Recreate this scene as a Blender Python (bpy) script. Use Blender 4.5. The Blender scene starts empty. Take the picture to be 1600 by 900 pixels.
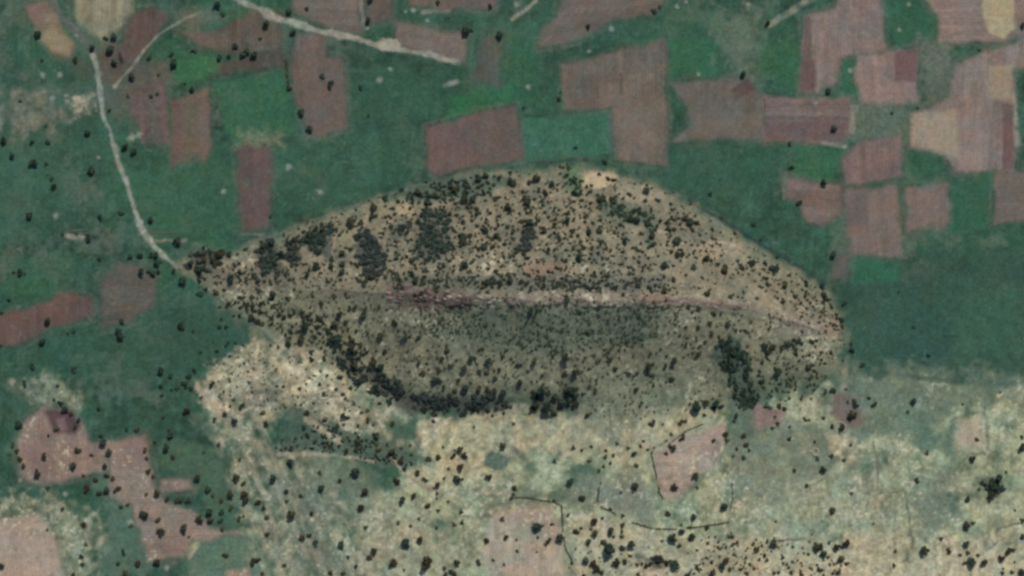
import bpy, math, random
import numpy as np

# ------------------------------------------------------------------ camera, sky, sun, exposure
S = 0.6                      # metres per photograph pixel on the plain
CAM_H = 4000.0               # a high, narrow, straight-down view
sc = bpy.context.scene
sc.render.engine = 'CYCLES'
sc.render.resolution_x, sc.render.resolution_y = 1024, 576
sc.cycles.use_denoising = True
sc.cycles.filter_width = 2.9
sc.cycles.max_bounces = 4
sc.view_settings.view_transform = 'Standard'
sc.view_settings.look = 'None'
sc.view_settings.gamma = 1.0
sc.view_settings.use_curve_mapping = False
sc.view_settings.exposure = 0.0

cam_d = bpy.data.cameras.new('camera')
cam_d.sensor_width = 36.0
cam_d.lens = 36.0 * CAM_H / (1600 * S)
cam_d.clip_start = 10.0
cam_d.clip_end = 60000.0
cam = bpy.data.objects.new('camera', cam_d)
cam.location = (0, 0, CAM_H)
cam.rotation_euler = (0, 0, 0)
sc.collection.objects.link(cam)
sc.camera = cam

SUN_EL, SUN_AZ = math.radians(54), math.radians(20)      # azimuth clockwise from +Y
world = bpy.data.worlds.new('World')
sc.world = world
world.use_nodes = True
wn = world.node_tree
wn.nodes.clear()
sky = wn.nodes.new('ShaderNodeTexSky')
sky.sky_type = 'NISHITA'
sky.sun_disc = False
sky.sun_elevation = SUN_EL
sky.sun_rotation = SUN_AZ
bg = wn.nodes.new('ShaderNodeBackground')
bg.inputs['Strength'].default_value = 0.07
wo = wn.nodes.new('ShaderNodeOutputWorld')
wn.links.new(sky.outputs[0], bg.inputs[0])
wn.links.new(bg.outputs[0], wo.inputs[0])

sun_d = bpy.data.lights.new('sun', 'SUN')
sun_d.energy = 3.1
sun_d.angle = math.radians(0.5)
sun_d.color = (1.0, 0.955, 0.89)
sun = bpy.data.objects.new('sun', sun_d)
sun.rotation_euler = (math.radians(90) - SUN_EL, 0, math.pi - SUN_AZ)
sun.location = (200, 600, 900)
sc.collection.objects.link(sun)
# a SUN lamp shines along -Z of its own frame: tilt so that it comes from SUN_AZ
from mathutils import Vector
sv = Vector((math.sin(SUN_AZ) * math.cos(SUN_EL), math.cos(SUN_AZ) * math.cos(SUN_EL), math.sin(SUN_EL)))
sun.rotation_euler = sv.to_track_quat('Z', 'Y').to_euler()

COL = sc.collection
rng = np.random.default_rng(11)
random.seed(11)

# ------------------------------------------------------------------ helpers
def lin(c):
    c = np.asarray(c, dtype=np.float64) / 255.0
    return np.where(c <= 0.04045, c / 12.92, ((c + 0.055) / 1.055) ** 2.4)

_lat = {}
def noise(u, v, cell, seed, cellv=None, ang=0.0):
    """smooth lattice noise in -1..1 at pixel points"""
    if seed not in _lat:
        _lat[seed] = np.random.default_rng(1000 + seed).uniform(-1, 1, (256, 256))
    L = _lat[seed]
    cellv = cellv or cell
    if ang:
        c, s = math.cos(ang), math.sin(ang)
        u, v = u * c + v * s, -u * s + v * c
    x = np.asarray(u) / cell + 71.3; y = np.asarray(v) / cellv + 33.7
    xi = np.floor(x).astype(np.int64); yi = np.floor(y).astype(np.int64)
    fx = x - xi; fy = y - yi
    fx = fx * fx * (3 - 2 * fx); fy = fy * fy * (3 - 2 * fy)
    x0, x1, y0, y1 = xi & 255, (xi + 1) & 255, yi & 255, (yi + 1) & 255
    return ((L[y0, x0] * (1 - fx) + L[y0, x1] * fx) * (1 - fy) + (L[y1, x0] * (1 - fx) + L[y1, x1] * fx) * fy)

def fbm(u, v, cell, seed, octaves=3, **k):
    t = 0; a = 1.0; n = 0
    cv = k.pop('cellv', None)
    for i in range(octaves):
        t = t + a * noise(u, v, cell / 2 ** i, seed + i, cellv=(cv / 2 ** i if cv else None), **k)
        n += a; a *= 0.55
    return t / n * 1.5

def sstep(a, b, x):
    t = np.clip((x - a) / (b - a), 0, 1)
    return t * t * (3 - 2 * t)

def seg_dist(u, v, pts, closed=False):
    d = np.full(np.shape(u), 1e9)
    n = len(pts)
    for i in range(n if closed else n - 1):
        (ax, ay), (bx, by) = pts[i], pts[(i + 1) % n]
        dx, dy = bx - ax, by - ay
        t = np.clip(((u - ax) * dx + (v - ay) * dy) / (dx * dx + dy * dy + 1e-9), 0, 1)
        d = np.minimum(d, np.hypot(u - ax - t * dx, v - ay - t * dy))
    return d

def inside(u, v, pts):
    r = np.zeros(np.shape(u), bool)
    n = len(pts)
    for i in range(n):
        (ax, ay), (bx, by) = pts[i], pts[(i + 1) % n]
        if ay == by: continue
        c = (ay > v) != (by > v)
        r ^= c & (u < (bx - ax) * (v - ay) / (by - ay) + ax)
    return r

def sdist(u, v, pts):
    """positive inside"""
    return np.where(inside(u, v, pts), 1.0, -1.0) * seg_dist(u, v, pts, True)

# ------------------------------------------------------------------ measured layout (photograph pixels)
HILL = [(262,404),(300,402),(350,394),(420,372),(480,350),(560,320),(640,294),(720,274),(800,266),(900,262),(960,268),(1020,290),
        (1080,320),(1140,356),(1200,396),(1250,426),(1290,452),(1314,490),(1322,530),(1316,570),(1280,600),(1200,622),(1100,640),
        (1000,648),(900,652),(800,648),(700,650),(640,640),(600,606),(560,586),(500,552),(440,532),(400,508),(360,478),(320,448)]
CREST = [(470,452),(540,454),(605,457),(660,462),(760,466),(880,466),(1000,466),(1090,470),(1150,478),(1200,488),(1250,504),(1290,516)]
CREST_H = [(470,14),(540,24),(605,37),(660,42),(760,46),(880,47),(1000,45),(1090,40),(1150,34),(1200,26),(1250,15),(1290,5)]

def crest_v(u):
    return np.interp(u, [p[0] for p in CREST], [p[1] for p in CREST])

def height(u, v):
    u = np.asarray(u, float); v = np.asarray(v, float)
    far = np.clip(np.hypot(u - 800, v - 450) / 1500 - 1, 0, 20)
    z = 1.3 * noise(u, v, 260, 1) + 0.5 * noise(u, v, 90, 2) + 0.10 * noise(u, v, 14, 3)
    z = z + far * 6 * noise(u, v, 1500, 4)
    m = (u > 240) & (u < 1345) & (v > 240) & (v < 670)
    if np.any(m):
        um, vm = u[m] + 5 * noise(u[m], v[m], 45, 5), v[m] + 5 * noise(u[m], v[m], 45, 6)
        sd = sdist(um, vm, HILL)
        dc = seg_dist(um, vm, CREST)
        t = np.clip(sd, 0, None) / (np.clip(sd, 0, None) + dc + 1e-6)
        hc = np.interp(um, [p[0] for p in CREST_H], [p[1] for p in CREST_H])
        f = np.where(t < 0.92, t ** 1.12, t ** 1.12)
        h = hc * f
        env = np.clip(4 * t * (1 - t), 0, 1)
        h = h + env * (2.9 * noise(um, vm, 26, 7, cellv=110) + .8 * noise(um, vm, 12, 20, cellv=60) + 0.9 * noise(um, vm, 11, 8) + 0.35 * noise(um, vm, 5, 9))
        # rocky crest: raised broken slab with a steep shaded face
        ds = vm - crest_v(um) + 3.5 * noise(um, vm, 12, 10) + 1.5 * noise(um, vm, 5, 11)
        rock = sstep(598, 640, um) * (1 - sstep(1080, 1260, um))
        slab = sstep(-12, -3, ds) * (1 - sstep(7, 13, ds))
        h = h + rock * slab * (1.9 + 1.6 * noise(um, vm, 22, 12)) 
        ledge = np.exp(-((ds + 26) / 7) ** 2) * sstep(610, 660, um) * (1 - sstep(980, 1060, um))
        h = h + ledge * (1.6 + 1.2 * noise(um, vm, 10, 13))
        scree = rock * sstep(8, 12, ds) * (1 - sstep(16, 34, ds))
        h = h + scree * (.7 * noise(um, vm, 6, 14) + 0.4 * noise(um, vm, 3.2, 15))
        h = np.where(sd > 0, h, 0)
        zz = z.copy(); zz[m] = z[m] + h; z = zz
    # broken ground of the pale outcrop and of the plain below the hill
    oc = np.exp(-(((u - 470) / 120) ** 2 + ((v - 615) / 70) ** 2))
    z = z + oc * (2.2 + 1.2 * noise(u, v, 22, 16) + 0.6 * noise(u, v, 8, 17))
    pl = sstep(620, 720, v) * np.clip(1.2 - far, 0, 1)
    z = z + pl * (0.35 * noise(u, v, 24, 18) + 0.18 * noise(u, v, 8, 19))
    return z

# fields: (label, outline, colour, edge softness, mottling)
FIELDS = [
 ('narrow pink and tan ploughed strip beside the upper grey road', [(38,12),(72,2),(86,20),(116,70),(106,88),(82,80),(58,50)], (142,118,100), 4, .10),
 ('pale tan bare plot between the grey road and red brown soil', [(112,-20),(208,-20),(207,22),(190,45),(162,62),(136,50),(118,30)], (150,138,115), 6, .12),
 ('dusky reddish plot along the narrow footpath', [(206,22),(250,10),(272,24),(250,48),(214,96),(186,100),(183,80),(196,52)], (106,84,79), 3, .08),
 ('brown plot wedged between the dirt road and the narrow footpath', [(148,84),(180,66),(196,100),(208,102),(178,136),(160,122)], (103,90,82), 4, .08),
 ('mottled brown plot above a row of shrubs', [(278,46),(335,48),(400,14),(440,24),(438,76),(376,86),(318,74)], (110,92,83), 5, .12),
 ('thin brown strip between two green plots', [(336,100),(440,78),(446,104),(340,118)], (98,84,77), 3, .08),
 ('striped pink and grey-green plot beside the pale road', [(194,142),(260,120),(266,224),(232,228),(205,178)], (105,88,83), 3, .10),
 ('brown plot with a ragged lower end and a lone tree on top', [(268,160),(325,137),(332,228),(300,246),(266,266)], (116,97,86), 4, .10),
 ('tall stepped brown field with two trees inside', [(462,52),(505,56),(508,86),(537,92),(541,202),(486,212),(465,165),(454,122),(455,90)], (118,97,91), 2, .07),
 ('brown field above the widest pale road', [(458,-30),(560,-30),(564,50),(548,54),(505,38),(480,30),(460,18)], (122,104,97), 3, .08),
 ('small brown plot with a tree on its edge by a lane', [(572,-30),(616,-30),(610,32),(572,37)], (106,92,86), 3, .08),
 ('brown strip with two small trees above the pale stones', [(638,-30),(778,-30),(770,12),(695,15),(638,8)], (120,98,91), 3, .08),
 ('light brown parallelogram field against the widest pale road', [(622,38),(732,54),(727,97),(678,84),(617,70)], (128,108,100), 2, .06),
 ('faded grey brown plot sinking into green grass', [(752,54),(784,54),(782,134),(736,128),(742,100)], (98,93,85), 6, .08),
 ('red brown field with a slanted upper edge near the hill foot', [(665,197),(700,189),(806,164),(818,250),(740,262),(680,273),(667,264)], (114,91,87), 2, .08),
 ('long brown field narrowing to a point in the green', [(882,-30),(1062,-30),(1026,22),(962,30),(940,43),(900,66),(840,75),(845,46),(870,27)], (120,102,95), 3, .08),
 ('big brown T-shaped field with a lighter stem', [(874,103),(960,83),(1040,62),(1043,258),(962,250),(957,168),(882,173)], (124,106,97), 2, .10),
 ('brown field with a dark red rectangle in one corner', [(1046,128),(1172,122),(1182,148),(1194,156),(1192,216),(1048,222),(1080,197),(1076,168)], (114,101,93), 4, .09),
 ('brown field with a long dark furrowed band', [(1192,150),(1325,154),(1328,208),(1312,222),(1194,220)], (122,104,97), 3, .08),
 ('large pale brown field with a dark strip down one side', [(1257,25),(1305,12),(1322,-30),(1372,-30),(1378,44),(1388,80),(1340,84),(1312,90),(1310,128),(1276,143),(1250,142)], (134,116,107), 3, .08),
 ('pale brown block with a dark red square in a corner', [(1340,84),(1398,80),(1434,76),(1432,120),(1434,158),(1348,162),(1337,126)], (140,120,111), 4, .08),
 ('broad brown field around a straw yellow plot', [(1432,-30),(1760,-30),(1760,55),(1600,58),(1560,66),(1500,66),(1470,66),(1462,24)], (134,116,106), 4, .10),
 ('wide brown and straw field reaching down from the yellow plot', [(1490,102),(1600,58),(1720,58),(1720,104),(1583,108),(1584,268),(1490,268),(1475,240),(1424,228),(1424,176),(1488,156)], (136,119,109), 3, .09),
 ('brown plot with a ragged side above a tight cluster of plots', [(1345,222),(1410,208),(1411,276),(1322,290),(1317,252)], (120,100,93), 4, .09),
 ('pinkish plot with one tree on its top edge', [(1228,280),(1262,283),(1312,290),(1315,336),(1286,350),(1263,346),(1246,316),(1226,310)], (128,106,99), 3, .08),
 ('tall pinkish brown plot joined to a grey neck', [(1322,296),(1400,290),(1409,345),(1408,398),(1380,404),(1326,394),(1326,350),(1318,312)], (128,108,101), 2, .07),
 ('nearly square brown plot alone in dark green grass', [(1416,292),(1480,286),(1485,344),(1474,356),(1416,362)], (127,108,101), 3, .07),
 ('brown plot bordering bare dark meadow by itself', [(1556,272),(1720,268),(1720,346),(1552,348)], (120,104,96), 3, .07),
 ('small faded brown patch touching the hill', [(1306,394),(1328,396),(1325,434),(1300,437)], (98,91,84), 4, .06),
 ('narrow upright dark red field in the meadow', [(370,230),(386,226),(424,230),(422,356),(378,360),(374,300)], (106,84,81), 2, .07),
 ('blurred grey brown plot below the road end', [(160,432),(186,410),(248,426),(240,480),(196,504),(156,514)], (102,91,83), 6, .08),
 ('bent reddish strip with a tree in its middle', [(-120,510),(0,495),(75,472),(95,455),(143,466),(148,494),(80,512),(36,538),(-120,552)], (112,86,81), 3, .08),
 ('reddish field with a dark burnt corner', [(28,690),(42,655),(66,634),(112,640),(130,664),(142,694),(168,692),(172,738),(128,744),(62,760),(36,746),(26,715)], (130,109,99), 3, .10),
 ('pinkish brown field crossed by a line of trees', [(168,692),(226,680),(234,712),(244,768),(262,786),(308,800),(326,826),(378,834),(300,846),(286,868),(232,876),(222,832),(204,792),(176,776),(172,738)], (132,112,102), 3, .08),
 ('small pink sliver beside the tree-lined field', [(250,750),(298,748),(302,766),(252,768)], (132,108,98), 2, .05),
 ('large pale pinkish field with sharp straight edges', [(-120,820),(0,816),(60,802),(72,816),(94,876),(108,960),(-120,980)], (152,132,119), 2, .05),
 ('light pink field edged by a dark curved hedge', [(1020,706),(1050,692),(1100,672),(1136,662),(1130,690),(1118,730),(1095,742),(1062,775),(1036,780),(1026,742)], (142,122,112), 2, .06),
 ('faded pale pink field behind a dark hedge line', [(772,800),(862,792),(880,830),(886,960),(780,960),(752,866)], (156,140,124), 7, .08),
 ('tiny dusky pink plot among trees on the plain', [(1176,634),(1230,640),(1220,664),(1182,670)], (118,98,93), 4, .07),
 ('grey brown trampled plot beside the pale stone ring', [(1300,615),(1344,620),(1350,662),(1316,670),(1296,645)], (98,88,84), 5, .08),
 ('soft pinkish bare plot on the dry plain', [(1494,664),(1530,652),(1536,698),(1496,700)], (148,134,118), 6, .06),
 ('bare pink triangle cut off at the plain edge', [(355,894),(390,888),(392,960),(350,960)], (140,118,106), 3, .05),
]

# soft patches of ground colour: (outline, colour, softness, strength, mottling cell)
GROUND = [
 # green belts of the meadow
 ([(-60,100),(140,90),(150,240),(80,330),(-60,330)], (62,94,78), 40, .5, 30),
 ([(270,88),(330,84),(350,105),(300,135),(272,128)], (62,108,76), 8, .9, 20),
 ([(215,270),(370,230),(372,360),(240,372)], (60,98,76), 14, .6, 30),
 ([(430,220),(660,205),(660,265),(430,360)], (60,96,76), 14, .5, 30),
 ([(540,120),(720,110),(730,150),(660,200),(540,210)], (56,90,74), 12, .6, 30),
 ([(818,188),(956,172),(956,240),(818,252)], (64,106,88), 3, .9, 30),
 ([(1050,20),(1250,40),(1250,120),(1050,120)], (60,96,74), 20, .5, 30),
 ([(1330,420),(1600,400),(1700,420),(1700,600),(1345,590)], (56,84,74), 24, .8, 40),
 ([(1490,460),(1600,450),(1600,560),(1490,560)], (64,100,82), 20, .6, 12),
 ([(240,470),(330,470),(400,530),(330,600),(240,560)], (54,84,72), 14, .7, 40),
 ([(340,128),(452,112),(460,214),(372,226),(345,180)], (60,104,78), 5, .7, 30),
 ([(546,208),(590,205),(596,282),(552,294)], (66,102,88), 5, .55, 30), ([(596,205),(640,203),(640,275),(600,285)], (56,90,74), 5, .5, 30),
 ([(700,150),(800,134),(802,162),(700,186)], (56,110,74), 6, .7, 30), ([(730,135),(790,60),(840,60),(845,160),(810,165)], (58,102,76), 8, .5, 30),
 ([(1046,60),(1118,60),(1118,122),(1046,126)], (58,104,76), 5, .6, 30), ([(1190,62),(1252,60),(1248,140),(1186,120)], (60,104,76), 6, .6, 30),
 ([(1246,232),(1318,232),(1312,284),(1240,276)], (56,104,74), 7, .7, 30), ([(1484,280),(1550,272),(1552,350),(1486,366)], (54,98,76), 4, .6, 30),
 ([(1330,404),(1404,406),(1400,446),(1330,442)], (54,106,82), 8, .6, 30), ([(1050,226),(1190,224),(1220,280),(1120,330),(1040,285)], (54,90,72), 8, .5, 30),
 ([(1100,232),(1140,230),(1150,320),(1110,310)], (64,96,82), 6, .4, 30), ([(-30,250),(60,240),(90,360),(-30,380)], (64,98,84), 12, .5, 30),
 ([(20,400),(150,400),(90,450),(0,470)], (56,98,76), 10, .5, 30), ([(150,520),(240,480),(240,600),(140,610)], (60,94,78), 14, .4, 30),
 ([(0,540),(150,520),(140,590),(0,600)], (54,90,74), 10, .5, 30), ([(1420,500),(1480,490),(1490,560),(1420,560)], (54,84,76), 8, .5, 30),
 ([(1330,480),(1420,440),(1420,500),(1340,560)], (58,90,78), 10, .4, 30), ([(1395,5),(1440,0),(1455,60),(1400,70)], (54,98,76), 6, .7, 20),
 ([(1320,88),(1340,90),(1342,150),(1312,145)], (54,98,74), 5, .8, 20),
 # dry ground
 ([(-40,150),(60,150),(100,180),(70,205),(-40,210)], (118,120,104), 20, .6, 14),
 ([(100,150),(150,152),(148,176),(112,178)], (150,142,126), 8, .8, 8),
 ([(380,205),(440,205),(445,228),(370,232)], (112,122,98), 10, .7, 8),
 ([(1120,20),(1190,25),(1175,125),(1130,120)], (104,118,100), 18, .55, 12),
 ([(1300,160),(1430,150),(1440,215),(1330,230)], (104,112,96), 14, .6, 8),
 ([(1440,60),(1500,60),(1490,165),(1440,160)], (112,112,98), 14, .5, 10),
 ([(1330,594),(1400,606),(1480,604),(1600,602),(1900,600),(1900,1400),(520,1400),(560,900),(600,760),(660,690),(760,650),(920,645),(1100,640),(1230,626)], (145,145,118), 22, 1.0, 22),
 ([(310,596),(345,578),(400,520),(440,530),(500,548),(560,572),(600,610),(640,650),(700,664),(660,700),(560,700),(500,650),(440,655),(360,660),(330,640)], (156,143,120), 10, .85, 10),
 ([(320,650),(400,665),(470,700),(560,730),(620,800),(640,1100),(400,1100),(395,830),(350,720)], (140,136,115), 14, .9, 12),
 ([(-60,785),(60,770),(120,800),(165,815),(165,860),(130,1000),(-60,1000)], (134,132,110), 14, .85, 10),
 ([(30,600),(80,585),(130,615),(120,640),(60,635)], (128,128,108), 10, .7, 10),
 ([(660,655),(800,640),(1000,640),(1120,600),(1150,640),(1090,665),(1000,730),(840,700),(700,770),(640,760),(640,700)], (160,147,122), 14, .8, 14),
 ([(930,590),(1110,590),(1110,640),(960,655)], (150,146,122), 14, .6, 10),
 ([(1000,820),(1100,838),(1600,840),(1800,840),(1800,1100),(890,1100),(890,850)], (160,148,124), 14, .85, 16),
 ([(1180,870),(1560,868),(1600,1000),(1180,1000)], (172,156,130), 16, .7, 20),
 ([(1285,678),(1345,676),(1350,715),(1300,722)], (172,160,134), 8, .9, 8),
 ([(1232,640),(1270,620),(1285,650),(1245,672)], (150,144,120), 8, .8, 8),
 ([(660,680),(760,672),(765,740),(700,780),(650,750)], (164,152,122), 10, .85, 10),
 ([(580,830),(680,800),(720,900),(560,920)], (150,142,122), 20, .6, 12),
 ([(895,800),(1020,830),(1010,860),(900,860)], (160,148,124), 10, .7, 10),
 ([(430,560),(500,575),(520,610),(480,615),(440,590)], (182,166,138), 9, .9, 9),
 ([(512,622),(560,640),(565,690),(530,690),(515,655)], (182,168,140), 9, .9, 9),
 ([(330,575),(375,560),(410,585),(380,620),(335,600)], (170,158,132), 9, .8, 8),
 ([(305,598),(335,610),(360,650),(340,660),(312,625)], (178,162,138), 6, .8, 8),
 ([(430,505),(480,515),(520,545),(500,560),(440,540)], (160,144,122), 8, .7, 8),
 ([(380,590),(440,600),(470,640),(400,640),(360,625)], (112,117,100), 10, .6, 9),
 ([(520,560),(600,600),(660,650),(620,660),(560,620)], (122,126,106), 10, .7, 9),
 # green pockets
 ([(440,640),(520,650),(560,690),(640,690),(690,720),(620,725),(520,705),(450,690)], (74,96,82), 9, .85, 12),
 ([(602,660),(650,652),(652,692),(606,694)], (74,100,84), 6, .95, 20),
 ([(752,712),(770,702),(795,716),(786,734),(752,730)], (84,104,90), 4, .95, 20),
 ([(880,745),(1010,750),(1020,820),(960,805),(930,790),(888,780)], (116,124,106), 12, .85, 16),
 ([(1150,560),(1180,570),(1195,640),(1180,700),(1140,690),(1140,620)], (84,104,88), 12, .9, 14),
 ([(1130,680),(1300,700),(1260,760),(1140,800)], (112,124,104), 16, .8, 16),
 ([(1180,660),(1300,660),(1300,700),(1190,710)], (98,114,96), 12, .7, 12),
 ([(1310,560),(1350,590),(1480,610),(1500,640),(1440,680),(1330,680),(1290,610)], (90,110,92), 14, .8, 14),
 ([(1338,584),(1900,590),(1900,640),(1600,632),(1500,636),(1400,652),(1318,632)], (102,119,99), 20, .75, 14),
 ([(1420,670),(1490,660),(1490,710),(1430,710)], (84,112,94), 10, .8, 14),
 ([(1420,740),(1500,740),(1490,830),(1420,840)], (110,124,104), 14, .7, 16),
 ([(1200,760),(1400,720),(1410,830),(1210,830)], (130,134,114), 20, .6, 14),
 ([(680,580),(800,600),(780,640),(690,630)], (104,106,90), 12, .5, 12),
 ([(900,610),(1000,600),(1000,660),(920,690)], (116,124,102), 14, .7, 14),
 ([(150,735),(250,780),(225,900),(150,900),(165,800)], (84,108,90), 12, .8, 14),
 ([(250,690),(330,690),(360,740),(370,830),(320,800),(300,745),(245,730)], (76,102,84), 10, .8, 14),
 ([(290,840),(400,830),(400,960),(290,960)], (98,120,98), 12, .7, 14),
 ([(485,690),(560,725),(620,760),(540,790),(480,760)], (92,112,92), 14, .6, 14),
 ([(430,740),(500,760),(520,860),(560,900),(470,900)], (104,114,98), 14, .55, 12),
]
# patches inside the fields: (outline, colour, softness, strength)
PATCH = [
 ([(196,104),(262,92),(268,122),(196,144)], (104,92,84), 9, .75), ([(160,120),(196,140),(206,180),(182,200),(168,170)], (98,94,84), 8, .6), ([(250,225),(262,190),(272,262)], (100,94,84), 6, .4),
 ([(272,20),(330,10),(350,30),(300,48)], (118,112,98), 9, .7), ([(84,80),(150,95),(150,125),(120,118)], (92,90,80), 9, .5),
 ([(60,60),(80,40),(112,66),(108,86),(84,80)], (160,140,112), 6, .8), ([(440,70),(450,60),(460,110),(448,120)], (84,90,78), 5, .5),
 ([(40,10),(66,6),(68,34),(56,40)], (140,106,101), 5, .8),
 ([(1142,140),(1168,122),(1178,140),(1148,158)], (98,78,76), 2, .9),
 ([(1195,188),(1326,190),(1316,220),(1195,218)], (104,86,82), 3, .8),
 ([(1195,180),(1325,182),(1325,188),(1195,187)], (92,84,78), 1.5, .7),
 ([(1257,25),(1268,25),(1270,96),(1275,143),(1249,143),(1253,100)], (100,88,82), 2, .85),
 ([(1252,96),(1274,94),(1275,138),(1250,138)], (104,84,80), 3, .8),
 ([(1399,80),(1433,76),(1433,128),(1398,126)], (110,86,83), 2, .9),
 ([(1535,-30),(1582,-30),(1585,45),(1568,60),(1546,52),(1535,20)], (170,156,122), 3, .95),
 ([(1424,178),(1494,172),(1500,250),(1470,240),(1425,222)], (156,142,120), 5, .85),
 ([(1545,104),(1582,100),(1580,152),(1540,156)], (152,138,114), 4, .8),
 ([(1566,160),(1584,164),(1583,266),(1566,266)], (104,82,78), 3, .85),
 ([(960,170),(1035,165),(1030,235),(965,240)], (134,114,104), 14, .6),
 ([(880,125),(965,112),(965,130),(885,140)], (106,92,86), 4, .6),
 ([(968,115),(973,115),(973,148),(968,148)], (88,78,74), 1, .7),
 ([(70,640),(112,640),(126,664),(118,680),(84,676)], (76,58,60), 4, .9),
 ([(88,655),(100,652),(104,672),(92,674)], (116,94,96), 3, .8),
 ([(40,696),(70,700),(76,740),(48,742)], (116,90,88), 10, .7),
 ([(190,690),(226,684),(230,715),(200,722)], (118,96,92), 7, .6),
 ([(1330,300),(1360,296),(1350,345),(1326,350)], (104,94,90), 8, .7),
 ([(745,180),(806,168),(816,245),(750,255)], (108,94,88), 8, .5),
 ([(1110,140),(1150,140),(1140,180),(1100,190)], (104,98,90), 10, .5),
 ([(1075,180),(1110,170),(1190,180),(1190,212),(1090,215)], (124,106,97), 8, .6),
 ([(770,800),(840,792),(872,815),(875,860),(840,830),(780,815)], (140,118,108), 8, .6),
 ([(800,815),(850,815),(850,840),(805,838)], (124,124,108), 8, .6),
 ([(1115,680),(1130,690),(1122,728),(1108,720)], (116,106,98), 4, .7),
]
for k in range(4):        # pink stripes of the striped plot
    x0 = 200 + k * 16
    PATCH.append(([(x0, 150 - k * 6), (x0 + 6, 148 - k * 6), (x0 + 10 + k * 2, 224), (x0 + 3 + k * 2, 224)], (124, 96, 94) if k % 2 else (94, 98, 88), 2, .7))
for (x0, x1, c) in ((270, 285, (112, 84, 80)), (286, 308, (112, 98, 82)), (314, 328, (126, 100, 95))):
    PATCH.append(([(x0, 160), (x1, 155), (x1 - 2, 250), (x0 - 2, 258)], c, 4, .6))

def _tone(c, k): return tuple(min(255.0, a * b) for a, b in zip(c, k))
def soil_tone(c, pts):
    u0 = sum(p[0] for p in pts) / len(pts); v0 = sum(p[1] for p in pts) / len(pts)
    if v0 < 600: return _tone(c, (.97, .985, 1.0) if u0 > 1240 and v0 < 280 else (.925, .965, .955) if u0 > 1240 else (.885, .945, .93))
    return _tone(c, (1.06, 1.10, 1.09) if u0 < 900 else (1.13, 1.17, 1.14))
FIELDS = [(l, p, soil_tone(c, p), max(5.6, sf * 1.4), mt * 1.6) for (l, p, c, sf, mt) in FIELDS]
PATCH = [(p, soil_tone(c, p), max(2.6, sf * 1.2), st) for (p, c, sf, st) in PATCH]
GROUND = [(p, _tone(c, (1.035, 1.075, 1.07)) if c[0] > 120 else _tone(c, (.96, .965, .94)) if c[0] < 80 else _tone(c, (1.02, 1.0, 1.02)), sf, st, ce) for (p, c, sf, st, ce) in GROUND]
ROADS = [
 ('dirt_road', 'pale winding dirt road running down to the tip of the hill', [(142,78),(148,96),(153,115),(156,150),(160,172),(166,190),(178,228),(190,262),(205,310),(221,358),(240,385),(262,405),(280,420)], 3.6, (150,152,138)),
 ('road', 'dark grey upper stretch of road before it turns pale', [(62,-40),(80,2),(100,30),(126,58),(142,78)], 4.2, (98,98,94)),
 ('dirt_road', 'widest pale dirt road passing a light brown field', [(340,-30),(372,0),(400,12),(445,32),(500,48),(560,62),(600,72),(640,80),(680,88),(716,98)], 4.4, (156,153,138)),
 ('footpath', 'narrow pale footpath ending at a white stone by the road', [(178,136),(205,106),(225,78),(248,54),(290,28),(312,18)], 1.9, (132,134,118)),
 ('footpath', 'faint pale green track along the lower foot of the hill', [(278,420),(310,441),(350,471),(400,506),(436,532)], 1.9, (116,126,108)),
 ('lane', 'short grey lane between two brown plots', [(564,-40),(565,0),(567,48)], 2.6, (124,122,112)),
 ('footpath', 'pale track curving below the scrub on the plain', [(614,716),(634,742),(655,756),(688,766),(742,770),(800,772)], 2.2, (158,146,124)),
 ('footpath', 'faint grassy track hugging the foot of the sunlit slope', [(400,376),(460,356),(520,334),(580,312),(625,297),(680,284)], 1.7, (98,108,94)),
]
DARK_LINES = [   # ditches and old furrows, drawn only as thin darker lines in the ground colour
 ([(1076,314),(1120,338),(1180,376),(1240,412),(1296,446)], 2.2, (48,66,62), .8),
 ([(960,250),(1036,262)], 1.5, (62,74,66), .6), ([(840,256),(900,250),(946,254)], 2.0, (60,66,66), .7),
 ([(953,170),(955,248)], 1.5, (72,82,82), .7), ([(1043,62),(1043,256)], 1.6, (78,88,80), .6),
 ([(1330,225),(1410,280)], 1.2, (66,80,70), .4), ([(1265,288),(1312,292)], 1.5, (62,70,64), .6),
 ([(1365,690),(1372,730),(1368,800)], 1.3, (104,102,88), .7), ([(1415,770),(1424,830),(1426,850)], 1.5, (98,102,86), .8),
 ([(1355,735),(1355,800)], 1.0, (118,112,94), .6), ([(1375,772),(1405,766)], 1.0, (98,104,84), .7),
 ([(1440,806),(1462,804)], 1.0, (92,100,82), .7), ([(1540,700),(1570,720)], 1.0, (100,102,86), .5),
 ([(1560,826),(1600,816)], 1.3, (92,98,82), .8), ([(1548,856),(1564,840)], 1.3, (100,98,84), .6),
 ([(1200,846),(1255,842)], 1.6, (96,92,80), .7), ([(935,560),(960,690)], 1.0, (112,110,94), .5),
 ([(950,600),(956,690)], 1.3, (104,106,90), .6),
 ([(430,535),(372,490),(330,456)], 2.0, (76,96,84), .8),
 ([(640,756),(560,800)], 1.2, (108,118,98), .4), ([(1600,600),(1480,596),(1350,578)], 3.0, (56,80,72), .5),
 ([(800,700),(822,718)], 3.0, (100,106,94), .8), ([(1295,745),(1260,762)], 1.5, (112,116,98), .7),
 ([(385,575),(430,545)], 2.0, (140,126,108), .4),
 ([(1440,745),(1475,756)], 1.3, (96,104,86), .7),
]
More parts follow.
